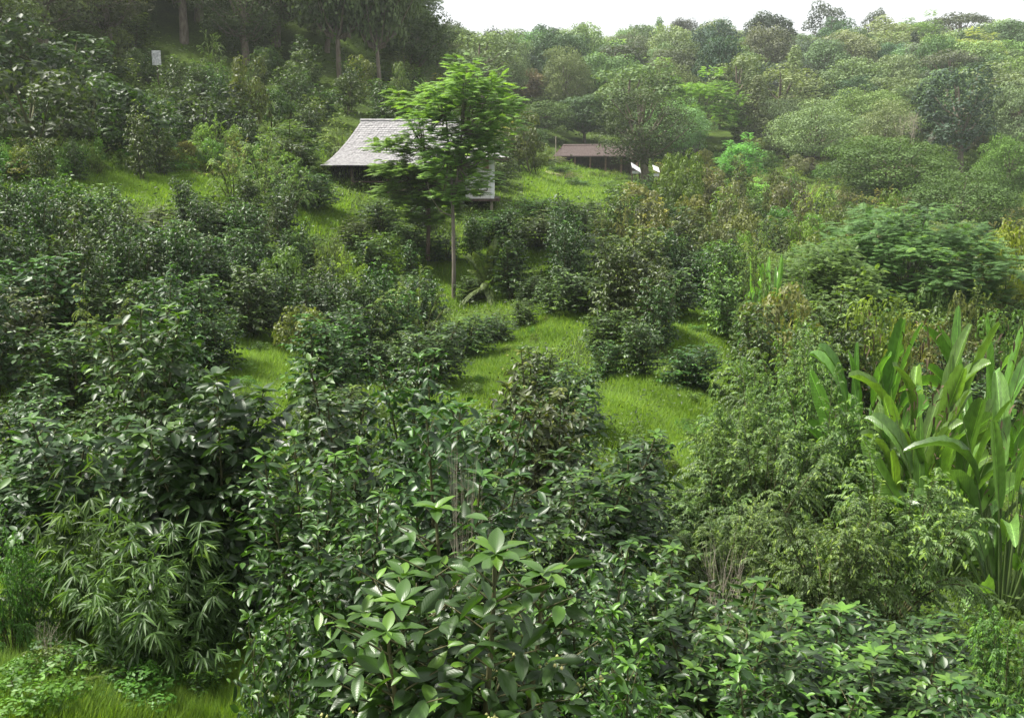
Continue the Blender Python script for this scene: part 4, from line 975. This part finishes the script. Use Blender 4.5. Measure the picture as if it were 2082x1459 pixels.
# ------------------------------------------------------------------ grass
def blades(P, hgt, wid, tint, mb, rr):
    n_ = len(P); a = rr.uniform(0, 2*PI, n_); lean = rr.uniform(.1, .8, n_)
    D_ = np.stack([np.cos(a)*lean, np.sin(a)*lean, np.ones(n_)], 1); U_ = np.stack([-np.cos(a), -np.sin(a), np.full(n_, .1)], 1) + rr.normal(0, .3, (n_, 3))
    leaves(mb, P, D_, U_, hgt, wid, tint, T_BL, .25)
T_BL = (np.array([(0, -.8, 0), (0, .8, 0), (.6, .5, 0), (.6, -.5, 0), (1, 0, -.1)]), np.array([(0, 1, 2, 3)]), np.array([(0, 0), (1, 0), (1, .6), (0, .6), (.5, 1)]))
T_BL = (np.array([(0, -.8, 0), (0, .8, 0), (1, 0, 0)]), np.array([(0, 1, 2)]), np.array([(0, 0), (1, 0), (.5, 1)]))
rr = np.random.default_rng(55); mb = MB()
PX, PY = [], []
for poly in OPEN:
    xs = [p[0] for p in poly]; ys = [p[1] for p in poly]; cx_, cy_ = np.mean(xs), np.mean(ys)
    pe = [(cx_+(x-cx_)*1.25+(12 if x > cx_ else -12), cy_+(y-cy_)*1.25+(12 if y > cy_ else -12)) for x, y in poly]
    x0, x1 = min(p[0] for p in pe), max(p[0] for p in pe); y0, y1 = min(p[1] for p in pe), max(p[1] for p in pe)
    n_ = int((x1-x0)*(y1-y0)*1.3); a = rr.uniform(x0, x1, n_); b = rr.uniform(y0, y1, n_); m = inpoly(a, b, pe); PX.append(a[m]); PY.append(b[m])
PX.append(rr.uniform(-60, 2140, 160000)); PY.append(rr.uniform(340, 1500, 160000))
PX = np.concatenate(PX); PY = np.concatenate(PY); P = hit(PX, PY, 3, 140); P = P[~np.isnan(P[:, 0])]
Dd = P[:, 1]; n_ = len(P)
P = P + np.stack([rr.normal(0, .05, n_), rr.normal(0, .02*Dd), np.zeros(n_)], 1)
P[:, 2] = H(P[:, 0], P[:, 1]) - .02; Dd = np.maximum(P[:, 1], 2)
pn = .5+.5*np.sin(P[:, 0]*1.3+2*np.sin(P[:, 1]*.8))*np.cos(P[:, 1]*1.1)
blades(P, rr.uniform(.10, .32, n_)*(1+.006*Dd), np.maximum(.012, Dd*.0011)*rr.uniform(.7, 1.3, n_), np.where(rr.random(n_) < .05, 1.0, np.clip(rr.beta(2, 2, n_)*.5 + pn*.42, 0, .9)), mb, rr)
print('blades', n_)
o = link('grass', mb.mesh('grass', M_GRASS), color=(.122, .208, .034)); tag(o, 'bright green grass between the coffee rows', None, kind='stuff')
# leafy ground cover under the bushes
mb = MB(); n_ = 90000
PX = rr.uniform(-80, 2160, n_); PY = rr.uniform(100, 1520, n_); P = hit(PX, PY, 3, 160); ok = ~np.isnan(P[:, 0]); P = P[ok]; PX = PX[ok]; PY = PY[ok]
m = np.zeros(len(P), bool)
for poly in OPEN: m |= inpoly(PX, PY, poly)
m |= (P[:, 1] < 11) & (PX < 540); P = P[~m]; n_ = len(P); Dd = P[:, 1]
P = P + np.stack([rr.normal(0, .1, n_), rr.normal(0, .02*Dd), rr.uniform(.02, .38, n_)], 1)
leaves(mb, P, rr.normal(0, 1, (n_, 3))*np.array([1, 1, .4]), np.tile([0, 0, 1.], (n_, 1)) + rr.normal(0, .4, (n_, 3)), np.maximum(.09, Dd*.0035)*rr.uniform(.7, 1.4, n_), np.maximum(.05, Dd*.002), rr.beta(2, 3, n_), T_LO, .1)
o = link('undergrowth', mb.mesh('undergrowth', M_SOFT), color=(.05, .085, .022)); tag(o, 'low leafy undergrowth beneath the bushes', None, kind='stuff')

# ------------------------------------------------------------------ haze
hz_ = MB(); hz_.box((20, 180, 45), (700, 900, 130)); m, nt, N, L = newmat('haze')
out = N('ShaderNodeOutputMaterial'); pv = N('ShaderNodeVolumePrincipled'); pv.inputs['Color'].default_value = (.93, .96, 1, 1); pv.inputs['Density'].default_value = .00031; pv.inputs['Anisotropy'].default_value = .3
L(pv.outputs[0], out.inputs['Volume'])
o = link('haze', hz_.mesh('haze', m, False)); tag(o, 'thin pale mist over the valley', None, kind='stuff')

# ------------------------------------------------------------------ sky, sun, camera
EL, AZ = math.radians(60), math.radians(-85)       # sun high, ahead and a little to the right
w = bpy.data.worlds.new('World'); bpy.context.scene.world = w; w.use_nodes = True
nt = w.node_tree; nt.nodes.clear(); N = nt.nodes.new; L = nt.links.new
sk = N('ShaderNodeTexSky'); sk.sky_type = 'NISHITA'; sk.sun_disc = False; sk.sun_elevation = EL; sk.sun_rotation = AZ; sk.dust_density = 4; sk.air_density = 1
mx = N('ShaderNodeMix'); mx.data_type = 'RGBA'; mx.inputs[0].default_value = .82; mx.inputs[7].default_value = (11.2, 11.4, 11.6, 1)
L(sk.outputs[0], mx.inputs[6]); bg = N('ShaderNodeBackground'); L(mx.outputs[2], bg.inputs[0]); bg.inputs[1].default_value = .046
wo = N('ShaderNodeOutputWorld'); L(bg.outputs[0], wo.inputs[0])
sd = bpy.data.lights.new('sun', 'SUN'); sd.energy = 4.3; sd.angle = math.radians(8); sd.color = (1, .96, .88)
so = bpy.data.objects.new('sun', sd); C.objects.link(so)
from mathutils import Vector
dv = Vector((math.sin(AZ)*math.cos(EL), math.cos(AZ)*math.cos(EL), math.sin(EL))); so.rotation_euler = dv.to_track_quat('Z', 'Y').to_euler(); so.location = (0, 0, 60)
cd = bpy.data.cameras.new('camera'); cd.sensor_width = 36; cd.lens = 36*F0/W0; cd.clip_start = .1; cd.clip_end = 3000
co = bpy.data.objects.new('camera', cd); C.objects.link(co); co.rotation_euler = (PI/2-PIT, 0, 0); bpy.context.scene.camera = co
sc = bpy.context.scene
sc.view_settings.view_transform = 'Standard'; sc.view_settings.look = 'None'; sc.view_settings.exposure = 1.32; sc.view_settings.gamma = 1
sc.render.engine = 'CYCLES'; sc.cycles.max_bounces = 6; sc.cycles.diffuse_bounces = 3; sc.cycles.glossy_bounces = 2; sc.cycles.transmission_bounces = 3; sc.cycles.volume_bounces = 1
sc.cycles.caustics_reflective = False; sc.cycles.caustics_refractive = False
